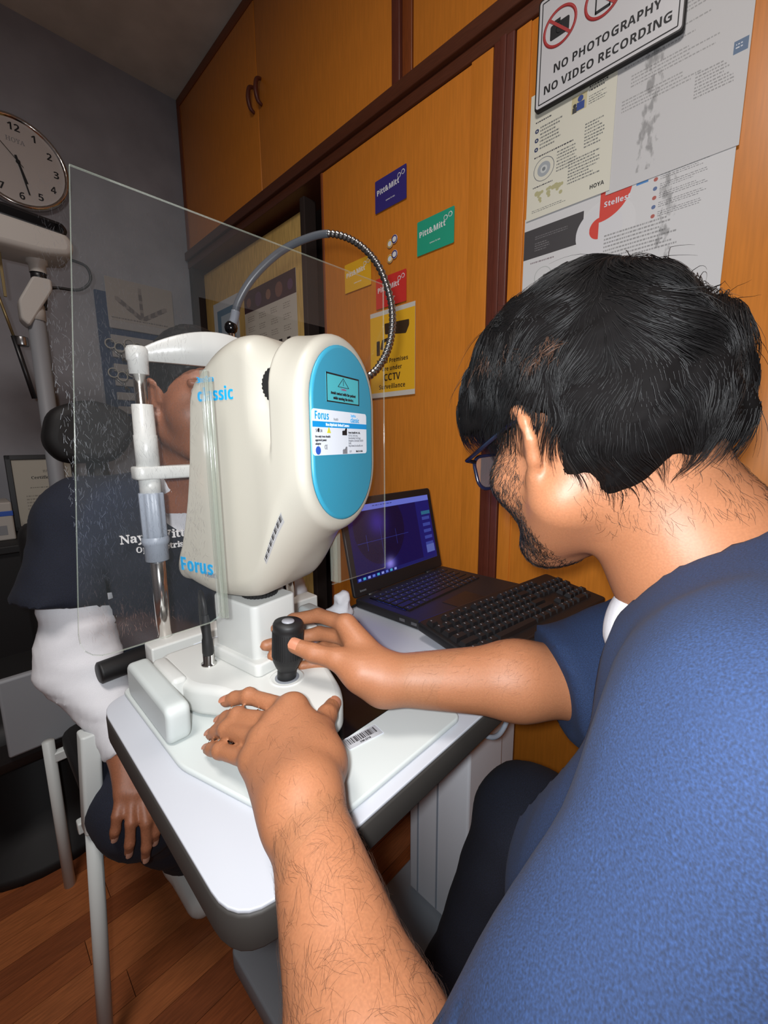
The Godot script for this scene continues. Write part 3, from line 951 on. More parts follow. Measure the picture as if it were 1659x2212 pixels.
	var arm := round_poly([Vector2(-0.05, -0.08), Vector2(-0.03, -0.1), Vector2(0.045, 0.03), Vector2(0.045, 0.065), Vector2(-0.005, 0.065), Vector2(-0.05, -0.02)], 0.01)
	part(u, "elbow", slab(arm, 0.06, 0.006, 2, Transform3D(Basis(), Vector3(0.273, 1.632, z - 0.03))), mats["unit_white"])
	part(u, "pole", rod(Vector3(0.262, 0.03, z), Vector3(0.266, 1.62, z), 0.025), mats["unit_shade"])
	part(u, "pole_collar", rod(Vector3(0.2655, 1.56, z), Vector3(0.266, 1.61, z), 0.028), mats["unit_white"])
	part(u, "base", lathe([[0.0, 0.0], [0.1, 0.0], [0.1, 0.02], [0.05, 0.045], [0.0, 0.045]], 32, Transform3D(Basis(), Vector3(0.26, 0.0, z))), mats["chair_black"])
	part(u, "cable", tube(curve([Vector3(0.386, 1.785, z), Vector3(0.43, 1.775, z), Vector3(0.438, 1.73, z), Vector3(0.40, 1.69, z), Vector3(0.33, 1.68, z), Vector3(0.305, 1.66, z), Vector3(0.295, 1.6, z)], 6), 0.005, 8), mats["black_rubber"])
	part(u, "scale_rod", span(Vector3(0.19, 1.62, z - 0.004), Vector3(0.198, 1.76, z + 0.004), 0.001), mats["brass"])
	part(u, "scale_rod", rod(Vector3(0.165, 1.68, z), Vector3(0.20, 1.5, z), 0.0045, 8), mats["brass"])
	part(u, "lower_rod", rod(Vector3(0.2, 1.5, z), Vector3(0.232, 1.3, z), 0.008, 8), mats["black_plastic"])
	part(u, "rod_clamp", drum(0.018, 0.03, 0.003, 16, Transform3D(Basis(), Vector3(0.22, 1.47, z))), mats["steel"])
	# black examination chair behind the patient
	var ch := thing_w("examination_chair", "black padded examination chair with a rounded headrest behind the patient", "chair", Vector3(0.08, 0, -1.55))
	var hr := round_poly([Vector2(-0.125, -0.06), Vector2(-0.085, -0.12), Vector2(0.06, -0.12), Vector2(0.13, -0.02), Vector2(0.10, 0.045), Vector2(0.0, 0.075), Vector2(-0.10, 0.04)], 0.04, 5)
	part(ch, "headrest", slab(hr, 0.10, 0.03, 4, Transform3D(Basis(), Vector3(0.315, 1.205, -1.62))), mats["chair_black"])
	part(ch, "headrest_post", rod(Vector3(0.33, 0.85, -1.58), Vector3(0.325, 1.14, -1.58), 0.03), mats["chair_black"])
	part(ch, "backrest", box(Vector3(0.42, 0.52, 0.12), 0.04, Vector3(0.32, 0.66, -1.56)), mats["chair_black"])
	part(ch, "seat", box(Vector3(0.56, 0.13, 0.5), 0.04, Vector3(0.18, 0.40, -1.54)), mats["chair_black"])
	part(ch, "armrest", box(Vector3(0.07, 0.05, 0.42), 0.02, Vector3(-0.12, 0.62, -1.6)), mats["chair_black"])
	part(ch, "side_panel", box(Vector3(0.15, 0.2, 0.02), 0.006, on_z(92, 1525, -1.28)), mats["unit_shade"])
	part(ch, "pedestal", lathe([[0.0, 0.0], [0.24, 0.0], [0.24, 0.03], [0.12, 0.07], [0.1, 0.35], [0.0, 0.35]], 36, Transform3D(Basis(), Vector3(0.08, 0.0, -1.55))), mats["chair_black"])

# ---------- table ----------
func build_table() -> void:
	var t := thing_w("instrument_table", "white instrument table with a dark edge band and white lifting column", "table", Vector3(0.55, 0, -0.46))
	var shape := round_poly(plan([Vector2(0.105, -0.257), Vector2(0.955, -0.257), Vector2(0.955, -0.665), Vector2(0.105, -0.665)]), 0.045, 7)
	part(t, "tabletop", slab(inset(shape, 0.0008), 0.004, 0.001, 2, flat_xf(TABLE_Y - 0.004)), mats["table_white"])
	part(t, "edge_band", slab(shape, 0.036, 0.003, 2, flat_xf(TABLE_Y - 0.0405)), mats["table_edge"])
	part(t, "under_frame", span(Vector3(0.3, TABLE_Y - 0.075, -0.56), Vector3(0.9, TABLE_Y - 0.041, -0.36), 0.004), mats["grey_metal"])
	part(t, "column", span(Vector3(0.66, 0.062, -0.56), Vector3(0.80, TABLE_Y - 0.075, -0.40), 0.006), mats["column_white"])
	for k in 2:
		part(t, "column_groove", span(Vector3(0.6585, 0.07, -0.535 + k * 0.055), Vector3(0.6605, 0.69, -0.531 + k * 0.055)), mats["grey_plastic"])
	part(t, "inner_column", span(Vector3(0.80, 0.062, -0.54), Vector3(0.90, TABLE_Y - 0.075, -0.42), 0.004), mats["column_white"])
	part(t, "base_plate", slab(round_poly(plan([Vector2(0.39, -0.27), Vector2(0.88, -0.27), Vector2(0.88, -0.605), Vector2(0.39, -0.605)]), 0.004), 0.046, 0.003, 2, flat_xf(0.012)), mats["grey_metal"])
	for x in [0.294, 0.87]:
		part(t, "foot_bar", slab(round_poly(plan([Vector2(x, -0.18), Vector2(x + 0.1, -0.18), Vector2(x + 0.1, -0.76), Vector2(x, -0.76)]), 0.02), 0.05, 0.005, 2, flat_xf(0.012)), mats["grey_metal"])
	for p in [Vector3(0.344, 0, -0.22), Vector3(0.92, 0, -0.22), Vector3(0.344, 0, -0.72), Vector3(0.92, 0, -0.72)]:
		part(t, "glide", drum(0.018, 0.013, 0.002, 16, Transform3D(Basis(), p)), mats["black_rubber"])
	var cb := thing_w("power_cable", "grey cable looping below the table edge beside the white column", "cable", Vector3(0.56, 0.66, -0.30))
	part(cb, "cord", tube(curve([Vector3(0.50, 0.735, -0.30), Vector3(0.51, 0.705, -0.285), Vector3(0.545, 0.688, -0.28), Vector3(0.585, 0.70, -0.285), Vector3(0.60, 0.735, -0.30)], 8), 0.004, 8), mats["grey_plastic"])

# ---------- fundus camera ----------
func head_section(w: float) -> Array:
	# [bottom, top, half width, bottom radius, top radius] of the camera head at w
	var key := [[-0.066, 0.958, 0.972, 0.066], [-0.062, 0.952, 0.992, 0.0705], [-0.05, 0.948, 1.024, 0.072], [-0.038, 0.944, 1.062, 0.072], [-0.026, 0.941, 1.112, 0.072], [-0.018, 0.939, 1.16, 0.072], [-0.013, 0.938, 1.205, 0.072], [0.0, 0.937, 1.228, 0.072], [0.02, 0.938, 1.247, 0.072], [0.05, 0.941, 1.262, 0.0722], [0.075, 0.949, 1.266, 0.073], [0.090, 0.961, 1.266, 0.0745], [0.102, 0.976, 1.266, 0.0765], [0.114, 0.993, 1.266, 0.0785], [0.128, 1.010, 1.266, 0.080], [0.143, 1.023, 1.266, 0.0815], [0.156, 1.031, 1.266, 0.082], [0.168, 1.034, 1.266, 0.082]]
	var o: Array = key[-1]
	for k in key.size() - 1:
		if w <= key[k + 1][0]:
			var t := clampf((w - key[k][0]) / (key[k + 1][0] - key[k][0]), 0.0, 1.0)
			var a: Array = key[maxi(k - 1, 0)]
			var d: Array = key[mini(k + 2, key.size() - 1)]
			var span_w: float = key[k + 1][0] - key[k][0]
			o = []
			for q in 4:
				o.append(cubic_interpolate_in_time(key[k][q], key[k + 1][q], a[q], d[q], t, span_w, minf(a[0] - key[k][0], -0.004), maxf(d[0] - key[k][0], span_w + 0.004)))
			break
	var g := smoothstep(0.06, 0.15, w)
	return [o[1], o[2], o[3], lerpf(0.03, 0.082, g), lerpf(0.026, 0.082, g)]

func head_mesh() -> ArrayMesh:
	var ws := []
	var w := -0.066
	while w < 0.156:
		ws.append(w)
		w += 0.0018 if w > 0.08 and w < 0.13 else 0.005
	var rim := 0.011
	for k in 7:
		ws.append(0.157 + rim * sin(PI * 0.5 * k / 6.0))
	var st := new_st()
	st.set_smooth_group(1)
	var old := PackedVector3Array()
	var u0 := 0.009
	for q in ws.size():
		w = ws[q]
		var s := head_section(w)
		var shrink := 0.0
		if w > 0.157:
			shrink = rim * (1.0 - sqrt(maxf(0.0, 1.0 - pow((w - 0.157) / rim, 2.0))))
		var ring := PackedVector3Array()
		var hw: float = s[2] - shrink
		var yb: float = s[0] + shrink
		var yt: float = s[1] - shrink
		var rb := minf(s[3] - shrink, minf(hw, (yt - yb) * 0.5) - 0.0005)
		var rt := minf(s[4] - shrink, minf(hw, (yt - yb) * 0.5) - 0.0005)
		var outline := PackedVector2Array()
		for k in 4:
			var r := rt if k < 2 else rb
			var cx: float = (hw - r) * [1.0, -1.0, -1.0, 1.0][k]
			var cyy: float = [yt - r, yt - r, yb + r, yb + r][k]
			for i in 13:
				var a := PI * 0.5 * (k + i / 12.0)
				outline.append(Vector2(cx + cos(a) * r, cyy + sin(a) * r))
			if k == 1:
				for i in 10:
					outline.append(Vector2(-hw, lerpf(yt - rt, yb + rb, (i + 1) / 11.0)))
			if k == 3:
				for i in 10:
					outline.append(Vector2(hw, lerpf(yb + rb, yt - rt, (i + 1) / 11.0)))
		var mid := Vector2(0, (yt + yb) * 0.5)
		for p in outline:
			var d := 0.0
			if w > 0.080 and w < 0.1225:
				var t := clampf((w - 0.080) / 0.036, 0.0, 1.0)
				d = 0.019 * t * t * (3.0 - 2.0 * t)
				d *= 1.0 - smoothstep(0.117, 0.1225, w)
				d *= smoothstep(1.125 + (0.115 - w) * 0.6, 1.175 + (0.115 - w) * 0.6, p.y)
			var v := p
			if d > 0.0:
				var inward := Vector2(-p.x, clampf(mid.y + 0.05 - p.y, -1, 0)).normalized()
				v += inward * d
			ring.append(Vector3(u0 + v.x, v.y, w))
		if q > 0:
			for i in ring.size():
				var j := (i + 1) % ring.size()
				quad(st, old[i], old[j], ring[j], ring[i])
		else:
			for i in ring.size():
				tri(st, Vector3(u0, mid.y, w), ring[(i + 1) % ring.size()], ring[i])
		old = ring
	var face := Vector3(u0, 1.15, 0.168)
	st.set_smooth_group(2)
	for i in old.size():
		tri(st, face, old[i], old[(i + 1) % old.size()])
	return done(st)

func stadium(hw: float, y0: float, y1: float, u0: float) -> PackedVector2Array:
	var out := PackedVector2Array()
	for k in 2:
		for i in 25:
			var a := PI * (k + i / 24.0)
			out.append(Vector2(u0 + cos(a) * hw, ([y1 - hw, y0 + hw][k]) + sin(a) * hw))
	return out

func knurl(r: float, h: float, teeth: int, xf: Transform3D) -> ArrayMesh:
	var p := PackedVector2Array()
	for i in teeth * 4:
		var rr := r if i % 4 < 2 else r * 0.94
		var a := TAU * i / (teeth * 4.0)
		p.append(Vector2(cos(a), sin(a)) * rr)
	var st := new_st()
	add_slab(st, p, h, 0.001, 1, xf * Transform3D(Basis(Vector3(1, 0, 0), Vector3(0, 0, -1), Vector3(0, 1, 0)), Vector3.ZERO))
	return done(st)

func build_camera_instrument() -> void:
	# fixed base on the table
	var b := thing_w("chin_rest", "white chin rest with chrome posts, forehead band and a flat railed base plate", "chin rest", Vector3(0.3, TABLE_Y, -0.47))
	var outline := round_poly(plan([Vector2(0.135, -0.665), Vector2(0.137, -0.452), Vector2(0.19, -0.272), Vector2(0.425, -0.272), Vector2(0.462, -0.42), Vector2(0.462, -0.665)]), 0.012, 4)
	part(b, "plate", slab(outline, 0.007, 0.0025, 3, flat_xf(TABLE_Y + 0.0003)), mats["plate_white"])
	part(b, "black_pad", slab(round_poly(plan([Vector2(0.24, -0.64), Vector2(0.24, -0.349), Vector2(0.393, -0.349), Vector2(0.393, -0.64)]), 0.003), 0.0012, 0.0003, 1, flat_xf(TABLE_Y + 0.0072)), mats["black_gloss"])
	var side := round_poly([Vector2(-0.082, 0.0), Vector2(0.078, 0.0), Vector2(0.082, 0.05), Vector2(-0.078, 0.052)], 0.014, 5)
	for s in 2:
		var x: float = [0.138, 0.425][s]
		# profile in (z, y), swept across x
		part(b, "side_rail", slab(side, 0.028, 0.007, 4, Transform3D(Basis(Vector3(0, 0, 1), Vector3(0, 1, 0), Vector3(-1, 0, 0)), Vector3(x + 0.028, TABLE_Y + 0.006, -0.565))), mats["plate_white"])
	part(b, "axle", rod(Vector3(0.16, 0.805, -0.585), Vector3(0.43, 0.805, -0.585), 0.0065), mats["chrome"])
	part(b, "rear_bar", box(Vector3(0.32, 0.045, 0.035), 0.003, Vector3(0.342, TABLE_Y + 0.024, -0.697)), mats["white_plastic"])
	for x in [0.19, 0.225]:
		part(b, "screw_head", drum(0.004, 0.002, 0.0005, 14, Transform3D(Basis(Vector3(1, 0, 0), PI * 0.5), Vector3(x, 0.80, -0.680))), mats["steel"])
	part(b, "serial_label", box(Vector3(0.06, 0.012, 0.0008), 0.0, Vector3(0.275, 0.806, -0.679)), mats["label_white"])
	part(b, "red_mark", drum(0.005, 0.001, 0.0, 14, Transform3D(Basis(Vector3(1, 0, 0), PI * 0.5), Vector3(0.296, 0.807, -0.679))), mats["red_ring"])
	for s in 2:
		var im := blank(120, 48, rgb(176, 178, 182))
		var x := 8
		while x < 110:
			var wd := 1 + rng.randi() % 3
			im.fill_rect(Rect2i(x, 6, wd, 26), rgb(24, 24, 26))
			x += wd + 1 + rng.randi() % 3
		if s == 0:
			var lx := Transform3D(Basis(Vector3(0.985, 0, 0.17), Vector3(0.17, 0, -0.985), Vector3(0, 1, 0)), Vector3(0.308, 0, -0.339))
			var tag := thing("asset_tag", "silver barcode tag stuck on the white base plate beside the black pad", "tag", Transform3D(lx.basis, Vector3(0.308, TABLE_Y + 0.0075, -0.336)))
			part(tag, "plate", slab(rrect(0.05, 0.02, 0.001), 0.0006, 0.0, 1), mats["label_white"])
			part(tag, "barcode", printed(0.048, 0.0185, 0.0008), print_mat("barcode", im, 0.35))
			part(tag, "lettering", lettering("OM-2216", 0.0026, true, false, false, true), mats["ink"], Transform3D(Basis(), Vector3(0, -0.0062, 0.001)))
	# moving carriage
	var c := thing_w("fundus_camera", "cream and teal fundus camera head on a white carriage with a black joystick", "camera", Vector3(0.285, TABLE_Y + 0.0088, -0.5))
	var h := c
	var body := round_poly(plan([Vector2(0.178, -0.645), Vector2(0.178, -0.528), Vector2(0.203, -0.492), Vector2(0.214, -0.44), Vector2(0.232, -0.385), Vector2(0.262, -0.356), Vector2(0.296, -0.356), Vector2(0.318, -0.385), Vector2(0.340, -0.44), Vector2(0.358, -0.492), Vector2(0.392, -0.528), Vector2(0.392, -0.645)]), 0.02, 5)
	part(c, "carriage", slab(body, 0.042, 0.010, 4, flat_xf(TABLE_Y + 0.0088)), mats["white_plastic"])
	for s in 2:
		part(c, "wing", box(Vector3(0.02, 0.046, 0.08), 0.006, Vector3([0.176, 0.394][s], TABLE_Y + 0.033, -0.585)), mats["white_plastic"])
	part(c, "joystick_well", lathe([[0.0, -0.002], [0.013, -0.002], [0.0205, 0.0006], [0.0225, 0.0006], [0.0225, -0.004]], 32, Transform3D(Basis(), Vector3(0.279, 0.8312, -0.452))), mats["white_plastic"])
	part(c, "well_floor", drum(0.016, 0.0006, 0.0, 24, Transform3D(Basis(), Vector3(0.279, 0.8312, -0.452))), mats["grey_metal"])
	var fx := Transform3D(Basis(Vector3.UP, deg_to_rad(8.0)), Vector3(0.288, 0, -0.545))
	part(c, "pedestal_flange", slab(rrect(0.094, 0.125, 0.008), 0.018, 0.003, 3, fx * flat_xf(0.8305)), mats["white_plastic"])
	part(c, "pedestal", slab(rrect(0.076, 0.098, 0.010, 6), 0.078, 0.003, 3, fx * flat_xf(0.846)), mats["white_plastic"])
	var pl := part(c, "plug", lathe([[0.0, 0.83], [0.0105, 0.83], [0.0105, 0.833], [0.0075, 0.834], [0.0075, 0.846], [0.0, 0.846]], 20, Transform3D(Basis(), Vector3(0.222, 0, -0.563))), mats["chrome"])
	part(pl, "plug_boot", lathe([[0.007, 0.845], [0.0078, 0.85], [0.0072, 0.868], [0.0062, 0.872], [0.0055, 0.895], [0.004, 0.905]], 18, Transform3D(Basis(), Vector3(0.222, 0, -0.563))), mats["black_rubber"])
	part(pl, "plug_cord", tube(curve([Vector3(0.222, 0.90, -0.563), Vector3(0.222, 0.925, -0.566), Vector3(0.232, 0.925, -0.60), Vector3(0.25, 0.86, -0.65), Vector3(0.27, 0.80, -0.69)], 6), 0.0032, 8), mats["black_rubber"])
	# joystick, leaning a little
	var jx := Transform3D(Basis(Vector3(0, 0, 1), -0.05) * Basis(Vector3(1, 0, 0), 0.04), Vector3(0.279, 0.829, -0.453))
	var j := part(c, "joystick", lathe([[0.0118, 0.014], [0.015, 0.019], [0.0188, 0.028], [0.0195, 0.034], [0.0196, 0.068], [0.0190, 0.0705], [0.0196, 0.073], [0.0196, 0.078], [0.0180, 0.081], [0.0, 0.0815]], 36), mats["black_rubber"], jx)
	part(j, "stem", lathe([[0.0, 0.001], [0.0125, 0.001], [0.0125, 0.012], [0.0115, 0.016]], 24), mats["black_rubber"])
	var ribs := new_st()
	for i in 40:
		var a := TAU * i / 40.0
		add_box(ribs, Vector3(0.0012, 0.034, 0.0012), Vector3(cos(a) * 0.0196, 0.051, sin(a) * 0.0196), Basis(Vector3.UP, -a))
	stuff(part(j, "grip_ribs", done(ribs), mats["black_rubber"]))
	part(j, "button", lathe([[0.0082, 0.0805], [0.0082, 0.0822], [0.0074, 0.0830], [0.0, 0.0832]], 24), mats["knob_grey"])
	# push handle bar
	var hb := b
	var stg := new_st()
	var g0 := at_depth(212, 1455, 0.735)
	var g1 := at_depth(352, 1402, 0.82)
	add_tube(stg, PackedVector3Array([g0, g0.lerp(g1, 0.02), g0.lerp(g1, 0.04), g0.lerp(g1, 0.72), g0.lerp(g1, 0.86), g1]), func(q): return 0.0195 if q > 0.15 and q < 0.7 else (0.0165 if q < 0.15 else 0.010), 24)
	part(hb, "hand_grip", done(stg), mats["black_rubber"])
	part(hb, "grip_bracket", rod(g1, Vector3(0.24, 0.79, -0.705), 0.008), mats["chrome"])
	# chin rest
	var r := b
	for s in 2:
		var x: float = [0.214, 0.456][s]
		var px := Transform3D(Basis(), Vector3(x, 0, -0.715))
		part(r, "post", lathe([[0.0, 0.80], [0.0115, 0.80], [0.0115, 0.96], [0.009, 0.962], [0.009, 1.25], [0.0, 1.25]], 24, px), mats["chrome"])
		part(r, "post_collar", lathe([[0.0, 0.800], [0.019, 0.800], [0.02, 0.806], [0.02, 0.818], [0.016, 0.824], [0.0115, 0.825]], 24, px), mats["chrome"])
		var ad := new_st()
		add_lathe(ad, [[0.0, 0.957], [0.0175, 0.957], [0.0175, 0.982], [0.0195, 0.984], [0.0205, 0.99], [0.019, 0.996]], 28, px)
		var prof := PackedVector2Array()
		for i in 48:
			var a := TAU * i / 48.0
			prof.append(Vector2(cos(a), sin(a)) * (0.0185 if i % 6 < 3 else 0.0165))
		add_slab(ad, prof, 0.072, 0.002, 2, px * flat_xf(0.994))
		part(r, "height_knob", done(ad), mats["grey_plastic"])
		part(r, "lower_sleeve", lathe([[0.0, 1.065], [0.0155, 1.065], [0.0155, 1.088], [0.0, 1.088]], 24, px), mats["white_plastic"])
		part(r, "sleeve", lathe([[0.0, 1.105], [0.0165, 1.105], [0.0165, 1.154], [0.0155, 1.155], [0.0148, 1.2], [0.0, 1.2]], 24, px), mats["white_plastic"])
		part(r, "post_cap", lathe([[0.0, 1.244], [0.0135, 1.244], [0.014, 1.262], [0.0155, 1.264], [0.0155, 1.279], [0.0130, 1.2835], [0.0, 1.2835]], 24, px), mats["white_plastic"])
	# chin cup bar and forehead band
	part(r, "chin_bar", slab(round_poly(plan([Vector2(0.192, -0.735), Vector2(0.192, -0.697), Vector2(0.478, -0.697), Vector2(0.478, -0.735)]), 0.012), 0.02, 0.003, 2, flat_xf(1.087)), mats["white_plastic"])
	part(r, "chin_cup", slab(round_poly(plan([Vector2(0.295, -0.80), Vector2(0.295, -0.70), Vector2(0.375, -0.70), Vector2(0.375, -0.80)]), 0.03), 0.016, 0.006, 3, flat_xf(1.085)), mats["white_plastic"])
	var bd := new_st()
	bd.set_smooth_group(1)
	var prev := []
	for i in 29:
		var q := i / 28.0
		var x := lerpf(0.214, 0.456, q)
		var bow := sin(q * PI)
		var zc := -0.715 + 0.022 * bow
		var y0 := 1.264 - 0.0 * bow
		var y1 := 1.277 + 0.042 * pow(bow, 0.8)
		var ring := [Vector3(x, y0, zc + 0.006), Vector3(x, y1 - 0.002, zc + 0.006), Vector3(x, y1, zc + 0.003), Vector3(x, y1, zc - 0.003), Vector3(x, y1 - 0.002, zc - 0.006), Vector3(x, y0, zc - 0.006)]
		if i > 0:
			for k in 6:
				quad(bd, prev[k], ring[k], ring[(k + 1) % 6], prev[(k + 1) % 6])
		prev = ring
	part(r, "forehead_band", done(bd), mats["white_plastic"])
	# fixation lamp on a gooseneck
	var lp := thing_w("gooseneck_lamp", "arched metal gooseneck fixation lamp over the instrument", "lamp", Vector3(0.38, 1.31, -0.72))
	var pts := []
	for e in [[500, 708, 0.775], [506, 690, 0.775], [516, 650, 0.77], [548, 598, 0.76], [600, 548, 0.745], [655, 518, 0.73], [712, 505, 0.715], [768, 523, 0.70], [815, 570, 0.685], [842, 640, 0.675], [848, 700, 0.665], [838, 755, 0.655], [812, 800, 0.64], [770, 830, 0.62]]:
		pts.append(at_depth(e[0], e[1], e[2]))
	var path := curve(pts, 26)
	var n := path.size()
	var cut := int(n * 0.46)
	var neck := new_st()
	add_tube(neck, path.slice(cut), func(q): return 0.0052 + 0.0009 * (1.0 if int(q * (n - cut)) % 4 < 2 else -0.6), 10)
	part(lp, "gooseneck", done(neck), mats["steel"])
	var sl := new_st()
	add_tube(sl, path.slice(26, cut + 1), func(q): return 0.0072 - 0.001 * q, 12)
	part(lp, "sleeve", done(sl), mat("sleeve_grey", rgb(74, 78, 84), 0.35))
	part(lp, "lamp_tip", tube(path.slice(8, 40), 0.0082, 12), mat("tip_grey", rgb(112, 116, 124), 0.3))
	var knob := at_depth(499, 708, 0.775)
	part(lp, "knob", lathe([[0.0, -0.012], [0.006, -0.0105], [0.0105, -0.006], [0.012, 0.0], [0.0105, 0.006], [0.006, 0.0105], [0.0, 0.012]], 20, Transform3D(Basis(), knob)), mats["black_gloss"])
	part(lp, "stub", rod(Vector3(knob.x, 1.312, knob.z), knob, 0.006, 14), mats["chrome"])
	# the head of the instrument, turned to the operator
	var hd := Transform3D(Basis(Vector3.UP, deg_to_rad(17.0)), Vector3(0.28, 0.925, -0.55))
	var dn := hd * Transform3D(Basis(), Vector3(0, -0.925, 0))
	part(h, "shell", head_mesh(), mats["head_plastic"], dn)
	part(h, "neck_ring", knurl(0.026, 0.018, 30, hd * Transform3D(Basis(), Vector3(0.006, 0.0, 0.018))), mats["black_rubber"])
	part(h, "neck_collar", lathe([[0.020, 0.015], [0.022, 0.017], [0.022, 0.024], [0.0, 0.024]], 28, hd * Transform3D(Basis(), Vector3(0.006, 0, 0.018))), mats["grey_plastic"])
	part(h, "lens_barrel", lathe([[0.0, 0.0], [0.03, 0.0], [0.034, 0.004], [0.034, 0.05], [0.0, 0.05]], 28, dn * Transform3D(Basis(Vector3(1, 0, 0), -PI * 0.5), Vector3(0.009, 1.165, -0.005))), mats["black_plastic"])
	part(h, "focus_wheel", knurl(0.0205, 0.012, 26, dn * Transform3D(Basis(Vector3(0, 0, 1), PI * 0.5), Vector3(-0.0455, 1.205, 0.121))), mats["black_rubber"])
	part(h, "focus_wheel", knurl(0.0205, 0.012, 26, dn * Transform3D(Basis(Vector3(0, 0, 1), PI * 0.5), Vector3(0.0755, 1.205, 0.121))), mats["black_rubber"])
	var tp := part(h, "teal_panel", slab(stadium(0.0670, 1.047, 1.2525, 0.0068), 0.006, 0.0035, 4, dn * Transform3D(Basis(), Vector3(0, 0, 0.1655))), mats["teal"])
	var fz := 0.1717
	# caution sticker
	var cs := part(tp, "caution_sticker", slab(rrect(0.071, 0.032, 0.0005), 0.0003, 0.0, 1, dn * Transform3D(Basis(), Vector3(0.003, 1.202, fz - 0.0002))), mats["teal_print"])
	var fr := new_st()
	for e in [[0.071, 0.0018, 0.0, 0.0152], [0.071, 0.0014, 0.0, -0.0152], [0.0014, 0.032, 0.0348, 0.0], [0.0014, 0.032, -0.0348, 0.0]]:
		add_box(fr, Vector3(e[0], e[1], 0.0003), Vector3(0.003 + e[2], 1.202 + e[3], fz + 0.0003))
	for e in [[Vector2(-0.0012, 1.2145), Vector2(-0.0125 + 0.0035, 1.2045)], [Vector2(-0.009, 1.2045), Vector2(0.0145, 1.2045)], [Vector2(0.0145, 1.2045), Vector2(0.0026, 1.2145)], [Vector2(0.0027, 1.2125), Vector2(0.0027, 1.2065)], [Vector2(-0.009, 1.2045), Vector2(0.0027, 1.2148)]]:
		var a: Vector2 = e[0]
		var bb: Vector2 = e[1]
		var dd := bb - a
		if e == [Vector2(-0.0012, 1.2145), Vector2(-0.0125 + 0.0035, 1.2045)]:
			continue
		add_box(fr, Vector3(dd.length(), 0.0006, 0.0003), Vector3((a.x + bb.x) * 0.5, (a.y + bb.y) * 0.5, fz + 0.0003), Basis(Vector3(0, 0, 1), dd.angle()))
	part(tp, "caution_frame", done(fr), mats["ink"], dn)
	part(tp, "lettering", lettering("Caution:", 0.0022, false, false, false, true), mats["ink_maroon"], dn * Transform3D(Basis(), Vector3(0.003, 1.2022, fz + 0.0003)))
	part(tp, "lettering", lettering("Avoid contact with the patient", 0.0031, true, false, false, true), mats["ink"], dn * Transform3D(Basis().scaled(Vector3(0.86, 1, 1)), Vector3(0.003, 1.1966, fz + 0.0003)))
	part(tp, "lettering", lettering("while moving the device.", 0.0031, true, false, false, true), mats["ink"], dn * Transform3D(Basis().scaled(Vector3(0.86, 1, 1)), Vector3(0.003, 1.1912, fz + 0.0003)))
	# white rating label
	part(tp, "rating_label", slab(rrect(0.117, 0.05, 0.004), 0.0004, 0.0, 1, dn * Transform3D(Basis(), Vector3(-0.002, 1.152, fz - 0.0003))), mats["label_white"])
	part(tp, "rating_stripe", slab(rrect(0.117, 0.0062, 0.0002), 0.0002, 0.0, 1, dn * Transform3D(Basis(), Vector3(-0.002, 1.1608, fz + 0.0002))), mats["label_blue"])
	for s in [["Forus", 0.0086, -0.057, 1.1702, "logo_blue", true], ["Health", 0.0028, -0.0205, 1.1672, "ink_grey", false], ["3nethra", 0.0030, 0.017, 1.1730, "logo_blue", false], ["classic", 0.0055, 0.0165, 1.1676, "logo_blue", true], ["Non-Mydriatic Retinal Camera", 0.0031, -0.036, 1.1608, "white_ink", false], ["5V⎓ 5A", 0.0032, -0.0555, 1.1538, "ink", false], ["Use only Forus Health", 0.0023, -0.0565, 1.1475, "ink", true], ["approved power", 0.0023, -0.0565, 1.1436, "ink", true], ["adaptor", 0.0023, -0.0565, 1.1397, "ink", true], ["Forus Health Pvt. Ltd.,", 0.0023, 0.011, 1.1528, "ink", true], ["#2234, 23rd cross,", 0.0020, 0.011, 1.1493, "ink_grey", false], ["Banashankari 2nd Stage", 0.0020, 0.011, 1.1462, "ink_grey", false], ["Bengaluru, Karnataka 560070", 0.0020, 0.011, 1.1431, "ink_grey", false], ["India", 0.0020, 0.011, 1.1400, "ink_grey", false], ["http://www.forushealth.com", 0.0020, 0.011, 1.1369, "ink_grey", false], ["2021", 0.0022, 0.0125, 1.1300, "ink_grey", false], ["Made in India", 0.0022, 0.0285, 1.1300, "ink", false], ["CE", 0.0045, -0.0395, 1.1358, "ink", false]]:
		part(tp, "lettering", lettering(s[0], s[1], s[5], false, false, false, 0.0002), mats[s[4]], dn * Transform3D(Basis().scaled(Vector3(0.85, 1, 1)), Vector3(s[2], s[3], fz + 0.0005)))
	part(tp, "information_symbol", drum(0.0046, 0.0003, 0.0, 20, dn * Transform3D(Basis(Vector3(1, 0, 0), PI * 0.5), Vector3(-0.0515, 1.1325, fz + 0.0003))), mats["icon_blue"])
	part(tp, "warning_symbol", slab(PackedVector2Array([Vector2(-0.004, 0.0), Vector2(0.004, 0.0), Vector2(0.0, 0.007)]), 0.0003, 0.0, 1, dn * Transform3D(Basis(), Vector3(-0.030, 1.1515, fz + 0.0002))), mats["icon_yellow"])
	for k in 2:
		var f := [Vector2(-0.005, 0.0), Vector2(0.005, 0.0), Vector2(0.005, 0.0085), Vector2(0.0025, 0.0085), Vector2(0.0022, 0.006), Vector2(0.0, 0.0045), Vector2(0.0, 0.006), Vector2(-0.0025, 0.0045), Vector2(-0.0025, 0.006), Vector2(-0.005, 0.0045)]
		var pp := PackedVector2Array(f)
		part(tp, "factory_symbol", slab(pp, 0.0003, 0.0, 1, dn * Transform3D(Basis(), Vector3(0.003, [1.1495, 1.1275][k], fz + 0.0002))), mats["ink" if k == 0 else "ink_grey"])
	# lettering on the side of the shell: reads towards the operator
	var sd := Basis(Vector3(0, 0, 1), Vector3(0, 1, 0), Vector3(-1, 0, 0))
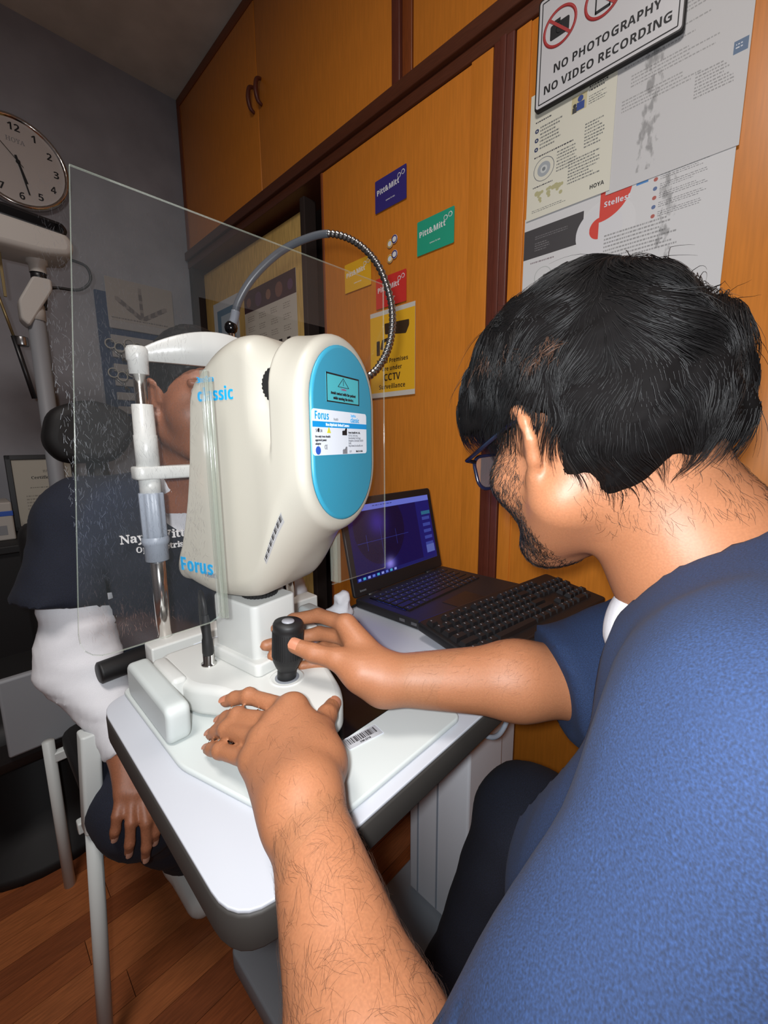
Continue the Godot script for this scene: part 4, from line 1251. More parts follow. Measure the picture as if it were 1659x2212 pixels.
	for s in [["3nethra", 0.0065, 0.004, 1.2165, -0.0632, false], ["classic", 0.0150, 0.003, 1.1985, -0.0632, true], ["Forus", 0.0185, -0.0560, 0.9795, -0.0632, true], ["Health", 0.0062, -0.0085, 0.9705, -0.0632, false]]:
		part(h, "side_lettering", lettering(s[0], s[1], s[5], false, false, false, 0.0016), mats["ink_grey" if s[0] == "Health" else "logo_blue"], dn * Transform3D(sd * Basis().scaled(Vector3(0.92, 1, 1)), Vector3(s[4], s[3], s[2])))
	var bim := blank(20, 90, rgb(150, 150, 150))
	for q in 24:
		bim.fill_rect(Rect2i(2, 3 + q * 4 - q % 3, 11, 1 + q % 3), rgb(20, 20, 20))
	var pst := new_st()
	for i in 8:
		for k in 8:
			for cn in [[0, 0], [1, 1], [1, 0], [0, 0], [0, 1], [1, 1]]:
				var ww := lerpf(0.098, 0.130, (i + cn[0]) / 8.0)
				var sec := head_section(ww)
				var rr := minf(sec[3], minf(sec[2], (sec[1] - sec[0]) * 0.5) - 0.0005)
				var an := PI * lerpf(1.10, 1.155, (k + cn[1]) / 8.0)
				pst.set_uv(Vector2((k + cn[1]) / 8.0, 1.0 - (i + cn[0]) / 8.0))
				pst.set_smooth_group(1)
				pst.add_vertex(Vector3(0.009 - (sec[2] - rr) + cos(an) * (rr + 0.0008), sec[0] + rr + sin(an) * (rr + 0.0008), ww))
	pst.generate_normals()
	part(h, "serial_sticker", pst.commit(), print_mat("serial_sticker", bim, 0.4), dn)
	# acrylic breath shield
	var z := -0.487
	var sh := thing_w("breath_shield", "large clear acrylic breath shield slotted round the fundus camera head", "shield", Vector3(0.3, 0.93, z))
	var lean := 0.038
	for s in 2:
		var outer := []
		if s == 0:
			outer = [Vector2(0.068, 0.925), Vector2(0.213, 0.925), Vector2(0.213, 1.30), Vector2(0.30, 1.30), Vector2(0.30, 1.385), Vector2(0.068 + lean, 1.385)]
		else:
			outer = [Vector2(0.388, 0.925), Vector2(0.506, 0.925), Vector2(0.506, 1.385), Vector2(0.30, 1.385), Vector2(0.30, 1.30), Vector2(0.388, 1.30)]
		var pane := PackedVector2Array(outer)
		if s == 0:
			pane = PackedVector2Array()
			for a in 6:
				var t := a / 5.0
				pane.append(Vector2(0.068, 0.955).lerp(Vector2(0.066, 0.925), t).lerp(Vector2(0.066, 0.925).lerp(Vector2(0.096, 0.925), t), t))
			pane.append_array(PackedVector2Array([Vector2(0.198, 0.925), Vector2(0.208, 0.929), Vector2(0.213, 0.94), Vector2(0.213, 1.30), Vector2(0.30, 1.30), Vector2(0.30, 1.385), Vector2(0.068 + lean, 1.385)]))
		var stp := new_st()
		var ids := Geometry2D.triangulate_polygon(pane)
		stp.set_smooth_group(-1)
		for q in range(0, ids.size(), 3):
			var a := pane[ids[q]]; var bb := pane[ids[q + 1]]; var cc := pane[ids[q + 2]]
			if (bb - a).cross(cc - a) < 0.0:
				var w := bb; bb = cc; cc = w
			tri(stp, Vector3(a.x, a.y, z), Vector3(bb.x, bb.y, z), Vector3(cc.x, cc.y, z))
		part(sh, "pane", done(stp), mats["clear_acrylic"])
		var edge := new_st()
		var last := pane.size()
		for q in last:
			var a := pane[q]
			var bb := pane[(q + 1) % last]
			if maxf(a.y, bb.y) < 1.301 and maxf(a.y, bb.y) > 1.299 or absf(a.x - 0.30) < 0.001 and absf(bb.x - 0.30) < 0.001:
				continue
			var dd := bb - a
			add_box(edge, Vector3(dd.length(), 0.0007, 0.0024), Vector3((a.x + bb.x) * 0.5, (a.y + bb.y) * 0.5, z), Basis(Vector3(0, 0, 1), dd.angle()))
		part(sh, "polished_edge", done(edge), mats["acrylic_edge"])
	# hairline scratches rubbed into the sheet
	var scr := new_st()
	scr.set_smooth_group(-1)
	for q in 3600:
		var c0 := Vector2(rng.randf_range(0.075, 0.2), rng.randf_range(0.94, 1.37))
		var an := PI * 0.5 + rng.randfn(0.0, 0.35)
		var ln := rng.randf_range(0.0015, 0.007)
		var d := Vector2(cos(an), sin(an)) * ln * 0.5
		var wd := Vector2(-sin(an), cos(an)) * rng.randf_range(0.00002, 0.00006)
		var zz := z + 0.0004
		var corner := [c0 - d - wd, c0 + d - wd, c0 + d + wd, c0 - d + wd]
		if (corner[1] - corner[0]).cross(corner[2] - corner[0]) < 0.0:
			corner.reverse()
		quad(scr, Vector3(corner[0].x, corner[0].y, zz), Vector3(corner[1].x, corner[1].y, zz), Vector3(corner[2].x, corner[2].y, zz), Vector3(corner[3].x, corner[3].y, zz))
	stuff(part(sh, "scratches", done(scr), mats["scratch"]))
	for s in 2:
		for k in 2:
			part(sh, "slot_strip", span(Vector3([0.208, 0.387][s] + k * 0.003, 0.93, z - 0.002 + k * 0.004), Vector3([0.212, 0.391][s] + k * 0.003, 1.222 - k * 0.008, z + 0.011 + k * 0.004), 0.0006), mats["acrylic_edge"])

# ---------- laptop and keyboard ----------
func key_mesh(w: float, d: float, h: float, draft: float) -> ArrayMesh:
	var st := new_st()
	st.set_smooth_group(-1)
	var b := [Vector3(-w, 0, -d) * 0.5, Vector3(w, 0, -d) * 0.5, Vector3(w, 0, d) * 0.5, Vector3(-w, 0, d) * 0.5]
	var tw := w - draft * 2.0
	var td := d - draft * 2.0
	var t := [Vector3(-tw * 0.5, h, -td * 0.5), Vector3(tw * 0.5, h, -td * 0.5), Vector3(tw * 0.5, h, td * 0.5), Vector3(-tw * 0.5, h, td * 0.5)]
	quad(st, t[3], t[2], t[1], t[0])
	for i in 4:
		var j := (i + 1) % 4
		quad(st, b[j], b[i], t[i], t[j])
	return done(st)
func add_keys(parent: Node, rows: Array, origin: Vector3, pitch: float, h: float, draft: float, m: Material) -> void:
	# rows: lists of key widths in units, negative for a gap
	var cache := {}
	var mark: Material = mats["ink_grey"]
	for r in rows.size():
		var x := 0.0
		for w in rows[r]:
			if w < 0:
				x -= w
				continue
			if not cache.has(w):
				cache[w] = key_mesh(w * pitch - 0.0025, pitch - 0.0025, h, draft)
				cache[[w]] = box(Vector3(0.0022, 0.0003, 0.0030))
			var k := part(parent, "key", cache[w], m, Transform3D(Basis(), origin + Vector3((x + w * 0.5) * pitch, 0, r * pitch)))
			if w < 2.0:
				part(k, "legend", cache[[w]], mark, Transform3D(Basis(), Vector3(-0.0022, h, -0.002)))
			x += w

func build_desk_things() -> void:
	var lp := thing("laptop", "black open laptop with a blue eye scan on its screen", "laptop", Transform3D(Basis(Vector3.UP, deg_to_rad(1.5)), Vector3(0.757, TABLE_Y + 0.0005, -0.545)))
	part(lp, "base", slab(round_poly(plan([Vector2(-0.168, -0.117), Vector2(0.168, -0.117), Vector2(0.168, 0.117), Vector2(-0.168, 0.117)]), 0.008), 0.019, 0.003, 2, flat_xf(0.001)), mats["laptop_black"])
	part(lp, "key_well", box(Vector3(0.292, 0.001, 0.104), 0.0, Vector3(0, 0.0203, -0.042)), mats["black_gloss"])
	part(lp, "touchpad", box(Vector3(0.092, 0.0008, 0.06), 0.0, Vector3(-0.012, 0.0204, 0.07)), mats["black_plastic"])
	part(lp, "port", box(Vector3(0.0008, 0.006, 0.014), 0.0, Vector3(-0.1684, 0.011, 0.02)), mats["steel"])
	part(lp, "port", box(Vector3(0.0008, 0.006, 0.014), 0.0, Vector3(-0.1684, 0.011, 0.05)), mats["steel"])
	var rows := [[1, 1, 1, 1, 1, 1, 1, 1, 1, 1, 1, 1, 1, 1, 1], [1, 1, 1, 1, 1, 1, 1, 1, 1, 1, 1, 1, 1, 2], [1.5, 1, 1, 1, 1, 1, 1, 1, 1, 1, 1, 1, 1, 1.5], [1.75, 1, 1, 1, 1, 1, 1, 1, 1, 1, 1, 1, 2.25], [2.25, 1, 1, 1, 1, 1, 1, 1, 1, 1, 1, 2.75], [1, 1, 1, 1, 5, 1, 1, 1, 1, 1, 1]]
	add_keys(lp, rows, Vector3(-0.1418, 0.0206, -0.0858), 0.0189, 0.0026, 0.0012, mats["key_black"])
	# lid, leaning back
	var hinge := Transform3D(Basis(Vector3(1, 0, 0), deg_to_rad(-12.5)), Vector3(0, 0.014, -0.115))
	var lid := part(lp, "lid", slab(rrect(0.336, 0.222, 0.008), 0.008, 0.002, 2, hinge * Transform3D(Basis(), Vector3(0, 0.116, -0.008))), mats["laptop_black"])
	for s in [-1, 1]:
		part(lp, "hinge", rod(Vector3(s * 0.11 - 0.02, 0.017, -0.113), Vector3(s * 0.11 + 0.02, 0.017, -0.113), 0.006, 12), mats["black_plastic"])
	var W := 320
	var H := 180
	var im := blank(W, H, Color(0.02, 0.03, 0.2))
	for y in H:
		for x in W:
			var q := Vector2(x - 105, (y - 62))
			var rr := q.length() / 92.0
			var c := Color(0.035, 0.05, 0.30)
			if rr < 1.0:
				var g := exp(-pow(Vector2(x - 98, y - 48).length() / 34.0, 2.0))
				c = Color(0.03 + 0.16 * g, 0.035 + 0.10 * g, 0.20 + 0.34 * g)
			var g2 := exp(-pow(Vector2((x - 120) * 1.0, (y - 158) * 1.2).length() / 20.0, 2.0))
			c = Color(minf(1, c.r + 0.55 * g2), minf(1, c.g + 0.5 * g2), minf(1, c.b + 0.65 * g2))
			im.set_pixel(x, y, c)
	im.fill_rect(Rect2i(0, 0, W, 15), Color(0.42, 0.47, 0.85))
	im.fill_rect(Rect2i(W - 62, 15, 62, H - 15), Color(0.07, 0.10, 0.42))
	im.fill_rect(Rect2i(W - 42, 44, 40, 10), Color(0.16, 0.42, 0.55))
	for k in 5:
		im.fill_rect(Rect2i(W - 42, 60 + k * 18, 34, 9), Color(0.22, 0.28, 0.62))
	im.fill_rect(Rect2i(W - 42, 140, 36, 22), Color(0.36, 0.42, 0.72))
	im.fill_rect(Rect2i(20, 92, 190, 1), Color(0.2, 0.25, 0.62))
	for x in [52, 104, 160]:
		im.fill_rect(Rect2i(x, 74 if x != 104 else 60, 1, 40 if x != 104 else 76), Color(0.2, 0.25, 0.62))
	im.fill_rect(Rect2i(0, H - 9, W, 9), Color(0.08, 0.12, 0.4))
	for k in 9:
		im.fill_rect(Rect2i(4 + k * 16, H - 8, 9, 6), [Color(0.4, 0.5, 0.9), Color(0.3, 0.7, 0.85), Color(0.6, 0.65, 0.95)][k % 3])
	text_lines(im, Rect2i(90, 5, 110, 6), 1, Color(0.2, 0.24, 0.5))
	var sm := mat("screen_glow", Color(0.01, 0.01, 0.012), 0.25)
	sm.emission_enabled = true
	sm.emission_texture = ImageTexture.create_from_image(im)
	sm.emission_operator = BaseMaterial3D.EMISSION_OP_MULTIPLY
	sm.emission = Color.WHITE
	sm.emission_energy_multiplier = 0.75
	part(lid, "screen", printed(0.306, 0.172, 0.0), sm, hinge * Transform3D(Basis(), Vector3(0, 0.123, 0.0004)))
	part(lid, "maker_mark", lettering("lenovo", 0.0048, false, false, false, false, 0.0003), mats["ink_grey"], hinge * Transform3D(Basis(), Vector3(-0.15, 0.018, 0.0003)))
	var sl := AreaLight3D.new()
	sl.name = "screen_light"
	sl.area_size = Vector2(0.3, 0.17)
	sl.light_color = Color(0.3, 0.36, 1.0)
	sl.light_energy = 0.012
	sl.shadow_enabled = true
	lp.add_child(sl)
	sl.transform = hinge * Transform3D(Basis(Vector3.UP, PI), Vector3(0, 0.123, 0.002))
	# full-size keyboard, one long edge up on the laptop
	var kb := thing("keyboard", "full-size black keyboard with worn pale legends in front of the laptop", "keyboard", Transform3D(Basis(Vector3.UP, deg_to_rad(-7.0)) * Basis(Vector3(1, 0, 0), deg_to_rad(8.0)), Vector3(0.762, TABLE_Y + 0.0225, -0.356)))
	part(kb, "case", slab(round_poly(plan([Vector2(-0.22, -0.074), Vector2(0.22, -0.074), Vector2(0.22, 0.074), Vector2(-0.22, 0.074)]), 0.01), 0.016, 0.004, 3, flat_xf(-0.008)), mats["black_plastic"])
	var full := [[1, -1, 1, 1, 1, 1, -0.5, 1, 1, 1, 1, -0.5, 1, 1, 1, 1, -0.25, 1, 1, 1, -0.25, -4], [1, 1, 1, 1, 1, 1, 1, 1, 1, 1, 1, 1, 1, 2, -0.25, 1, 1, 1, -0.25, 1, 1, 1, 1], [1.5, 1, 1, 1, 1, 1, 1, 1, 1, 1, 1, 1, 1, 1.5, -0.25, 1, 1, 1, -0.25, 1, 1, 1, 1], [1.75, 1, 1, 1, 1, 1, 1, 1, 1, 1, 1, 1, 2.25, -3.5, 1, 1, 1, -1], [2.25, 1, 1, 1, 1, 1, 1, 1, 1, 1, 1, 2.75, -1.25, 1, -1.25, 1, 1, 1, 1], [1.25, 1.25, 1.25, 6.25, 1.25, 1.25, 1.25, 1.25, -0.25, 1, 1, 1, -0.25, 2, 1]]
	add_keys(kb, full, Vector3(-0.2115, 0.0075, -0.05), 0.0188, 0.008, 0.0028, mats["key_black"])
	# things between the instrument and the laptop
	var tis := thing_w("tissue", "crumpled white tissue behind the instrument pedestal", "tissue", Vector3(0.47, TABLE_Y, -0.615))
	var f := Field.new(Vector3(0.46, 0.77, -0.66), Vector3(0.56, 0.87, -0.56), 0.005)
	f.ell(Vector3(0.503, 0.80, -0.615), Vector3(0.03, 0.022, 0.024), 0.01)
	f.ell(Vector3(0.512, 0.826, -0.612), Vector3(0.018, 0.024, 0.016), 0.01)
	var nz := FastNoiseLite.new()
	nz.seed = 4
	nz.frequency = 30.0
	f.ruffle(nz, 0.009)
	part(tis, "paper", f.mesh(), mats["tee_white"])
	var cord := thing_w("data_cable", "thin black cord lying beside the laptop", "cord", Vector3(0.54, TABLE_Y, -0.64))
	part(cord, "cable", tube(curve([Vector3(0.53, 0.784, -0.585), Vector3(0.545, 0.786, -0.635), Vector3(0.56, 0.786, -0.65), Vector3(0.60, 0.785, -0.658), Vector3(0.64, 0.784, -0.6635)], 6), 0.003, 8), mats["black_rubber"])

func build_patient_chair() -> void:
	var s := thing_w("patient_chair", "white-legged chair with a black seat under the patient", "chair", Vector3(0.30, 0, -1.02))
	part(s, "seat", slab(round_poly(plan([Vector2(0.11, -0.86), Vector2(0.45, -0.86), Vector2(0.45, -1.27), Vector2(0.11, -1.27)]), 0.05, 5), 0.04, 0.012, 3, flat_xf(0.385)), mats["chair_black"])
	for k in 4:
		var mx: float = 0.0 if k < 2 else 0.376
		if k % 2 == 0:
			var flip := func(v: Vector3): return v if k == 0 else Vector3(0.56 - v.x, v.y, v.z)
			var top: Vector3 = flip.call(Vector3(0.112, 0.645, -0.832))
			var low: Vector3 = flip.call(Vector3(0.099, 0.468, -0.822))
			part(s, "leg", rod(flip.call(Vector3(0.069, 0.0, -0.80)), low.lerp(top, 0.1), 0.0125), mats["stool_white"])
			var up := (top - low).normalized()
			var side := up.cross(Vector3(0, 0, 1)).normalized()
			part(s, "leg_sleeve", slab(rrect(0.03, 0.038, 0.006), (top - low).length(), 0.003, 2, Transform3D(Basis(side, up.cross(side), up), low)), mats["stool_white"])
		else:
			part(s, "leg", rod(Vector3(0.085 + mx, 0.0, -1.24), Vector3(0.085 + mx, 0.42, -1.24), 0.0125), mats["stool_white"])
	for z in [-0.96, -1.24]:
		part(s, "cross_rail", span(Vector3(0.09, 0.36, z - 0.01), Vector3(0.47, 0.385, z + 0.01), 0.003), mats["stool_white"])

# ---------- people ----------
func head_prims(f: Field, neck_a: Vector3, neck_b: Vector3, ra: float, rb: float, full: float) -> void:
	# own axes: x to the person's right, y up, z to the back of the head
	f.ell(Vector3(0, 0.015, 0.014), Vector3(0.074, 0.086, 0.094), 0.02)
	f.ell(Vector3(0, -0.045, -0.032), Vector3(0.060, 0.072, 0.060), 0.035)
	f.cone(Vector3(0, -0.02, 0.035), neck_a, 0.052, ra, 0.04)
	f.cone(neck_a, neck_b, ra, rb, 0.03)
	for s in [-1, 1]:
		f.cone(Vector3(s * 0.054, -0.068, 0.002), Vector3(s * 0.016, -0.112, -0.066), 0.02 + full, 0.018 + full * 0.6, 0.03)
		f.ell(Vector3(s * 0.042, -0.04, -0.05), Vector3(0.027 + full, 0.03, 0.028), 0.025)
		f.ell(Vector3(s * 0.032, -0.004, -0.094), Vector3(0.017, 0.011, 0.012), 0.008, true)
		# ear: bowl, rim, lobe
		var tilt := Basis(Vector3(0, 1, 0), s * 0.62)
		f.ell(Vector3(s * 0.080, -0.012, 0.003), Vector3(0.0055, 0.025, 0.016), 0.006, false, tilt)
		var rim := [Vector3(0.071, -0.006, -0.014), Vector3(0.074, 0.010, -0.011), Vector3(0.081, 0.017, -0.002), Vector3(0.088, 0.014, 0.010), Vector3(0.0915, 0.002, 0.017), Vector3(0.089, -0.014, 0.017), Vector3(0.083, -0.030, 0.010), Vector3(0.078, -0.042, 0.001)]
		for k in rim.size() - 1:
			var a: Vector3 = rim[k]
			var b: Vector3 = rim[k + 1]
			f.cone(Vector3(a.x * s, a.y, a.z), Vector3(b.x * s, b.y, b.z), 0.0048, 0.0048 if k < 5 else 0.0065, 0.004)
		f.ell(Vector3(s * 0.0762, -0.047, -0.002), Vector3(0.0055, 0.011, 0.009), 0.006)
		f.ell(Vector3(s * 0.087, -0.008, -0.003), Vector3(0.006, 0.013, 0.009), 0.004, true, tilt)
		f.cone(Vector3(s * 0.072, -0.016, -0.012), Vector3(s * 0.073, -0.004, -0.012), 0.005, 0.004, 0.004)
		f.cone(Vector3(s * 0.012, 0.012, -0.092), Vector3(s * 0.046, 0.012, -0.080), 0.008, 0.006, 0.012)
		f.cone(Vector3(s * 0.010, -0.052, -0.100), Vector3(s * 0.013, -0.05, -0.096), 0.008, 0.007, 0.006)
	f.cone(Vector3(0, 0.0, -0.090), Vector3(0, -0.046, -0.112), 0.008, 0.012, 0.01)
	f.ell(Vector3(0, -0.114, -0.076), Vector3(0.022 + full, 0.018, 0.017), 0.02)
	f.cone(Vector3(-0.018, -0.075, -0.092), Vector3(0.018, -0.075, -0.092), 0.0065, 0.0065, 0.006)
	f.cone(Vector3(-0.015, -0.086, -0.090), Vector3(0.015, -0.086, -0.090), 0.0075, 0.0075, 0.006)
	f.ell(Vector3(0, -0.0805, -0.103), Vector3(0.02, 0.0016, 0.006), 0.002, true)

func head_things(parent: Node, xf: Transform3D) -> void:
	for s in [-1, 1]:
		var e := part(parent, "eye", lathe([[0.0, -0.011], [0.0056, -0.0095], [0.0095, -0.0055], [0.011, 0.0], [0.0095, 0.0055], [0.0056, 0.0095], [0.0, 0.011]], 18, xf * Transform3D(Basis(Vector3(1, 0, 0), -PI * 0.5), Vector3(s * 0.032, -0.003, -0.0765))), mats["eye_white"])
		part(e, "iris", lathe([[0.0, 0.0112], [0.0052, 0.0100], [0.0052, 0.0090]], 16, xf * Transform3D(Basis(Vector3(1, 0, 0), -PI * 0.5), Vector3(s * 0.032, -0.003, -0.0765))), mats["eye_iris"])

# chains of [point, radius]
func finger(f: Field, p: Array, r: Array, k := 0.004) -> void:
	for i in p.size() - 1:
		f.cone(p[i], p[i + 1], r[i], r[i + 1], k if i > 0 else 0.007)
func nail(parent: Node, tip: Vector3, before: Vector3, up: Vector3, r: float, m: Material) -> void:
	var d := (tip - before).normalized()
	up = (up - d * up.dot(d)).normalized()
	var b := Basis(d.cross(up).normalized(), d, up)
	b.x = b.y.cross(b.z)
	var st := new_st()
	st.set_smooth_group(1)
	var old := []
	for i in 7:
		var y := lerpf(-0.0065, 0.0055, i / 6.0)
		var hw := r * 0.78 * sqrt(maxf(0.05, 1.0 - pow(clampf((y - 0.001) / 0.0052, -0.25, 1.0), 4.0)))
		var ring := []
		for k in 7:
			var x := lerpf(-hw, hw, k / 6.0)
			ring.append(tip + b * Vector3(x, y, sqrt(maxf(0.0, r * r - x * x)) + 0.0003 - maxf(0.0, y) * 0.10))
		if i > 0:
			for k in 6:
				quad(st, old[k], old[k + 1], ring[k + 1], ring[k])
		old = ring
	part(parent, "fingernail", done(st), m)

func fuzz(field: Field, count: int, want: Callable, length: float, r: float, along: Callable, curl: float) -> ArrayMesh:
	var s := Strands.new()
	var n := field.verts.size()
	var tries := 0
	var made := 0
	while made < count and tries < count * 60:
		tries += 1
		var i := rng.randi() % n
		var p := field.verts[i]
		if not want.call(p, field.norms[i]):
			continue
		made += 1
		var nn := field.norms[i]
		var t: Vector3 = along.call(p)
		t = (t - nn * t.dot(nn)).normalized()
		var side := nn.cross(t)
		var bend := (rng.randf() - 0.5) * 2.0 * curl
		p += t * (rng.randf() - 0.5) * field.h + side * (rng.randf() - 0.5) * field.h
		var l := length * (0.6 + 0.7 * rng.randf())
		var lift := 0.25 + rng.randf() * 0.35
		var pts := PackedVector3Array()
		for k in 5:
			var q := k / 4.0
			pts.append(p + t * (l * q) + side * (bend * l * q * q) + nn * (l * lift * q * (1.0 - q * 0.75) - 0.0003))
		s.add(pts, r, r * 0.35)
	return s.mesh()

func merge(list: Array) -> ArrayMesh:
	var st := SurfaceTool.new()
	for m in list:
		st.append_from(m, 0, Transform3D.IDENTITY)
	return st.commit()

func build_operator() -> void:
	var who := thing_w("person", "bespectacled person in a blue scrub top working the joystick", "person", Vector3(0.46, 0, 0.05))
	# head frame: turned right, bowed, tilted
	var S := Vector3(0.431, 1.159, -0.146)
	var yaw := deg_to_rad(21.8)
	var pitch := deg_to_rad(15.9)
	var roll := deg_to_rad(5.4)
	var fw := Vector3(sin(yaw) * cos(pitch), -sin(pitch), -cos(yaw) * cos(pitch))
	var up0 := Vector3(sin(yaw) * sin(pitch), cos(pitch), -cos(yaw) * sin(pitch))
	var rt0 := Vector3(cos(yaw), 0, sin(yaw))
	var rt := rt0 * cos(roll) + up0 * sin(roll)
	var up := up0 * cos(roll) - rt0 * sin(roll)
	var hx := Transform3D(Basis(rt, up, -fw), S)
	var back := hx.affine_inverse()
	var neck_w := Vector3(0.452, 1.03, -0.045)
	var neck_end := Vector3(0.462, 0.97, -0.01)
	var hf := Field.new(Vector3(-0.115, -0.235, -0.135), Vector3(0.155, 0.115, 0.155), 0.0034)
	head_prims(hf, back * neck_w, back * neck_end, 0.068, 0.082, 0.009)
	var head := hf.mesh(hx)
	# arms, in world axes
	var wrist_l := on_y(655, 1725, 0.842)
	var elbow_l := Vector3(0.087, 0.785, -0.045)
	var shoulder_l := Vector3(0.255, 0.985, 0.015)
	var wrist_r := at_depth(830, 1468, 0.505)
	var elbow_r := Vector3(0.525, 0.842, -0.155)
	var shoulder_r := Vector3(0.65, 0.985, 0.01)
	var af := Field.new(Vector3(0.0, 0.68, -0.42), Vector3(0.72, 1.06, 0.1), 0.0065)
	for a in [[shoulder_l, elbow_l, wrist_l], [shoulder_r, elbow_r, wrist_r]]:
		af.cone(a[0], a[1], 0.058, 0.046, 0.02)
		var mid: Vector3 = a[1].lerp(a[2], 0.35)
		af.cone(a[1], mid, 0.044, 0.0455, 0.02)
		af.cone(mid, a[2], 0.0445, 0.0285, 0.02)
	var arms := af.mesh()
	# left hand, flat on the base plate
	var lf := Field.new(Vector3(0.12, 0.775, -0.55), Vector3(0.36, 0.90, -0.22), 0.0030)
	var L := {}
	for e in [["iM", 632, 1533, 0.854], ["iP", 538, 1504, 0.850], ["iD", 507, 1508, 0.843], ["iT", 488, 1515, 0.836], ["mM", 600, 1562, 0.851], ["mP", 512, 1547, 0.838], ["mD", 490, 1551, 0.828], ["mT", 477, 1557, 0.820], ["rM", 570, 1598, 0.845], ["rP", 489, 1576, 0.828], ["rD", 468, 1580, 0.816], ["rT", 456, 1586, 0.808], ["pM", 548, 1645, 0.833], ["pP", 475, 1622, 0.818], ["pD", 458, 1618, 0.808], ["pT", 449, 1618, 0.802], ["tC", 688, 1650, 0.838], ["tM", 694, 1584, 0.842], ["tI", 706, 1545, 0.838], ["tT", 719, 1523, 0.832]]:
		L[e[0]] = on_y(e[1], e[2], e[3])
	lf.cone(elbow_l.lerp(wrist_l, 0.35), wrist_l, 0.0445, 0.0285, 0.02)
	for e in [["iM", 0.0135], ["mM", 0.0145], ["rM", 0.0138], ["pM", 0.0125]]:
		lf.cone(wrist_l + Vector3(0, 0, 0) + (L[e[0]] - L["mM"]) * 0.42, L[e[0]] - Vector3(0, 0.003, 0), 0.021, e[1], 0.02)
	lf.cone(wrist_l, L["tC"], 0.024, 0.022, 0.02)
	lf.cone(L["tC"], L["tM"], 0.021, 0.0145, 0.02)
	lf.cone(L["tC"], L["iM"], 0.018, 0.013, 0.02)
	lf.cone(L["tM"], L["tI"], 0.0125, 0.0112, 0.006)
	lf.cone(L["tI"], L["tT"], 0.0112, 0.0092, 0.004)
	for e in [["i", 0.0096, 0.0085, 0.0077, 0.0068], ["m", 0.0098, 0.0086, 0.0078, 0.0069], ["r", 0.0094, 0.0083, 0.0075, 0.0066], ["p", 0.0086, 0.0076, 0.0069, 0.0060]]:
		finger(lf, [L[e[0] + "M"], L[e[0] + "P"], L[e[0] + "D"], L[e[0] + "T"]], [e[1], e[2], e[3], e[4]])
		lf.ell(L[e[0] + "P"] + Vector3(0, 0.001, 0), Vector3(1, 1, 1) * e[2] * 1.04, 0.004)
		lf.ell(L[e[0] + "M"] + Vector3(0, 0.003, 0), Vector3(1, 0.9, 1) * e[1] * 1.06, 0.014)
	var hand_l := lf.mesh()
	# right hand, closed round the joystick
	var rf := Field.new(Vector3(0.21, 0.80, -0.55), Vector3(0.44, 0.96, -0.26), 0.0030)
	var R := {}
	for e in [["tC", 778, 1452, 0.500], ["tM", 728, 1424, 0.508], ["tI", 676, 1410, 0.516], ["tT", 637, 1395, 0.524], ["iM", 748, 1348, 0.545], ["iP", 688, 1329, 0.578], ["iD", 634, 1338, 0.588], ["iT", 596, 1358, 0.578], ["mM", 758, 1378, 0.553], ["mP", 690, 1368, 0.585], ["mD", 616, 1384, 0.586], ["mT", 573, 1394, 0.574], ["rM", 772, 1405, 0.557], ["rP", 704, 1400, 0.590], ["rD", 630, 1410, 0.588], ["rT", 588, 1417, 0.576], ["pM", 788, 1430, 0.555], ["pP", 730, 1430, 0.588], ["pD", 680, 1434, 0.590], ["pT", 652, 1438, 0.582]]:
		R[e[0]] = at_depth(e[1], e[2], e[3])
	rf.cone(elbow_r.lerp(wrist_r, 0.35), wrist_r, 0.0445, 0.0285, 0.02)
	for e in [["iM", 0.0135], ["mM", 0.0135], ["rM", 0.013], ["pM", 0.0125]]:
		rf.cone(wrist_r.lerp(R["mM"], 0.12) + (R[e[0]] - R["mM"]) * 0.4, R[e[0]], 0.019, e[1], 0.018)
	rf.cone(wrist_r, R["tC"], 0.023, 0.019, 0.02)
	rf.cone(R["tC"], R["tM"], 0.019, 0.0135, 0.016)
	rf.cone(R["tM"], R["tI"], 0.0122, 0.0112, 0.006)
	rf.cone(R["tI"], R["tT"], 0.0112, 0.0095, 0.004)
	for e in [["i", 0.0104, 0.0096, 0.0086, 0.0076], ["m", 0.0104, 0.0096, 0.0086, 0.0076], ["r", 0.0100, 0.0092, 0.0082, 0.0072], ["p", 0.0090, 0.0082, 0.0074, 0.0064]]:
		finger(rf, [R[e[0] + "M"], R[e[0] + "P"], R[e[0] + "D"], R[e[0] + "T"]], [e[1], e[2], e[3], e[4]])
	var hand_r := rf.mesh()
	part(who, "body", merge([head, arms, hand_l, hand_r]), mats["skin"])
	for e in [["iT", "iD", 0.0069], ["mT", "mD", 0.0070], ["rT", "rD", 0.0067], ["pT", "pD", 0.0061]]:
		nail(who, L[e[0]], L[e[1]], Vector3(-0.25, 1, 0.2), e[2], mats["nail"])
	nail(who, L["tT"], L["tI"], Vector3(0.5, 0.8, 0.45), 0.0095, mats["nail"])
	nail(who, R["tT"], R["tI"], Vector3(-0.35, 0.75, 0.55), 0.0098, mats["nail"])
	head_things(who, hx)
	# hair on the arms
	var down_l := (wrist_l - elbow_l).normalized()
	stuff(part(who, "arm_hair", fuzz(af, 1300, func(p: Vector3, n: Vector3): return p.x < 0.24 and p.z < -0.09 and n.y > -0.1, 0.011, 0.00006, func(p: Vector3): return down_l.lerp(Vector3(sin(p.z * 190.0), 0.1, cos(p.x * 170.0)), 0.62), 0.9), mats["hair_fine"]))
	stuff(part(who, "hand_hair", fuzz(lf, 130, func(p: Vector3, n: Vector3): return p.z > -0.345 and n.y > 0.15, 0.010, 0.00007, func(p: Vector3): return down_l.lerp(Vector3(sin(p.z * 210.0), 0.1, cos(p.x * 190.0)), 0.6), 0.9), mats["hair_fine"]))
	var down_r := (wrist_r - elbow_r).normalized()
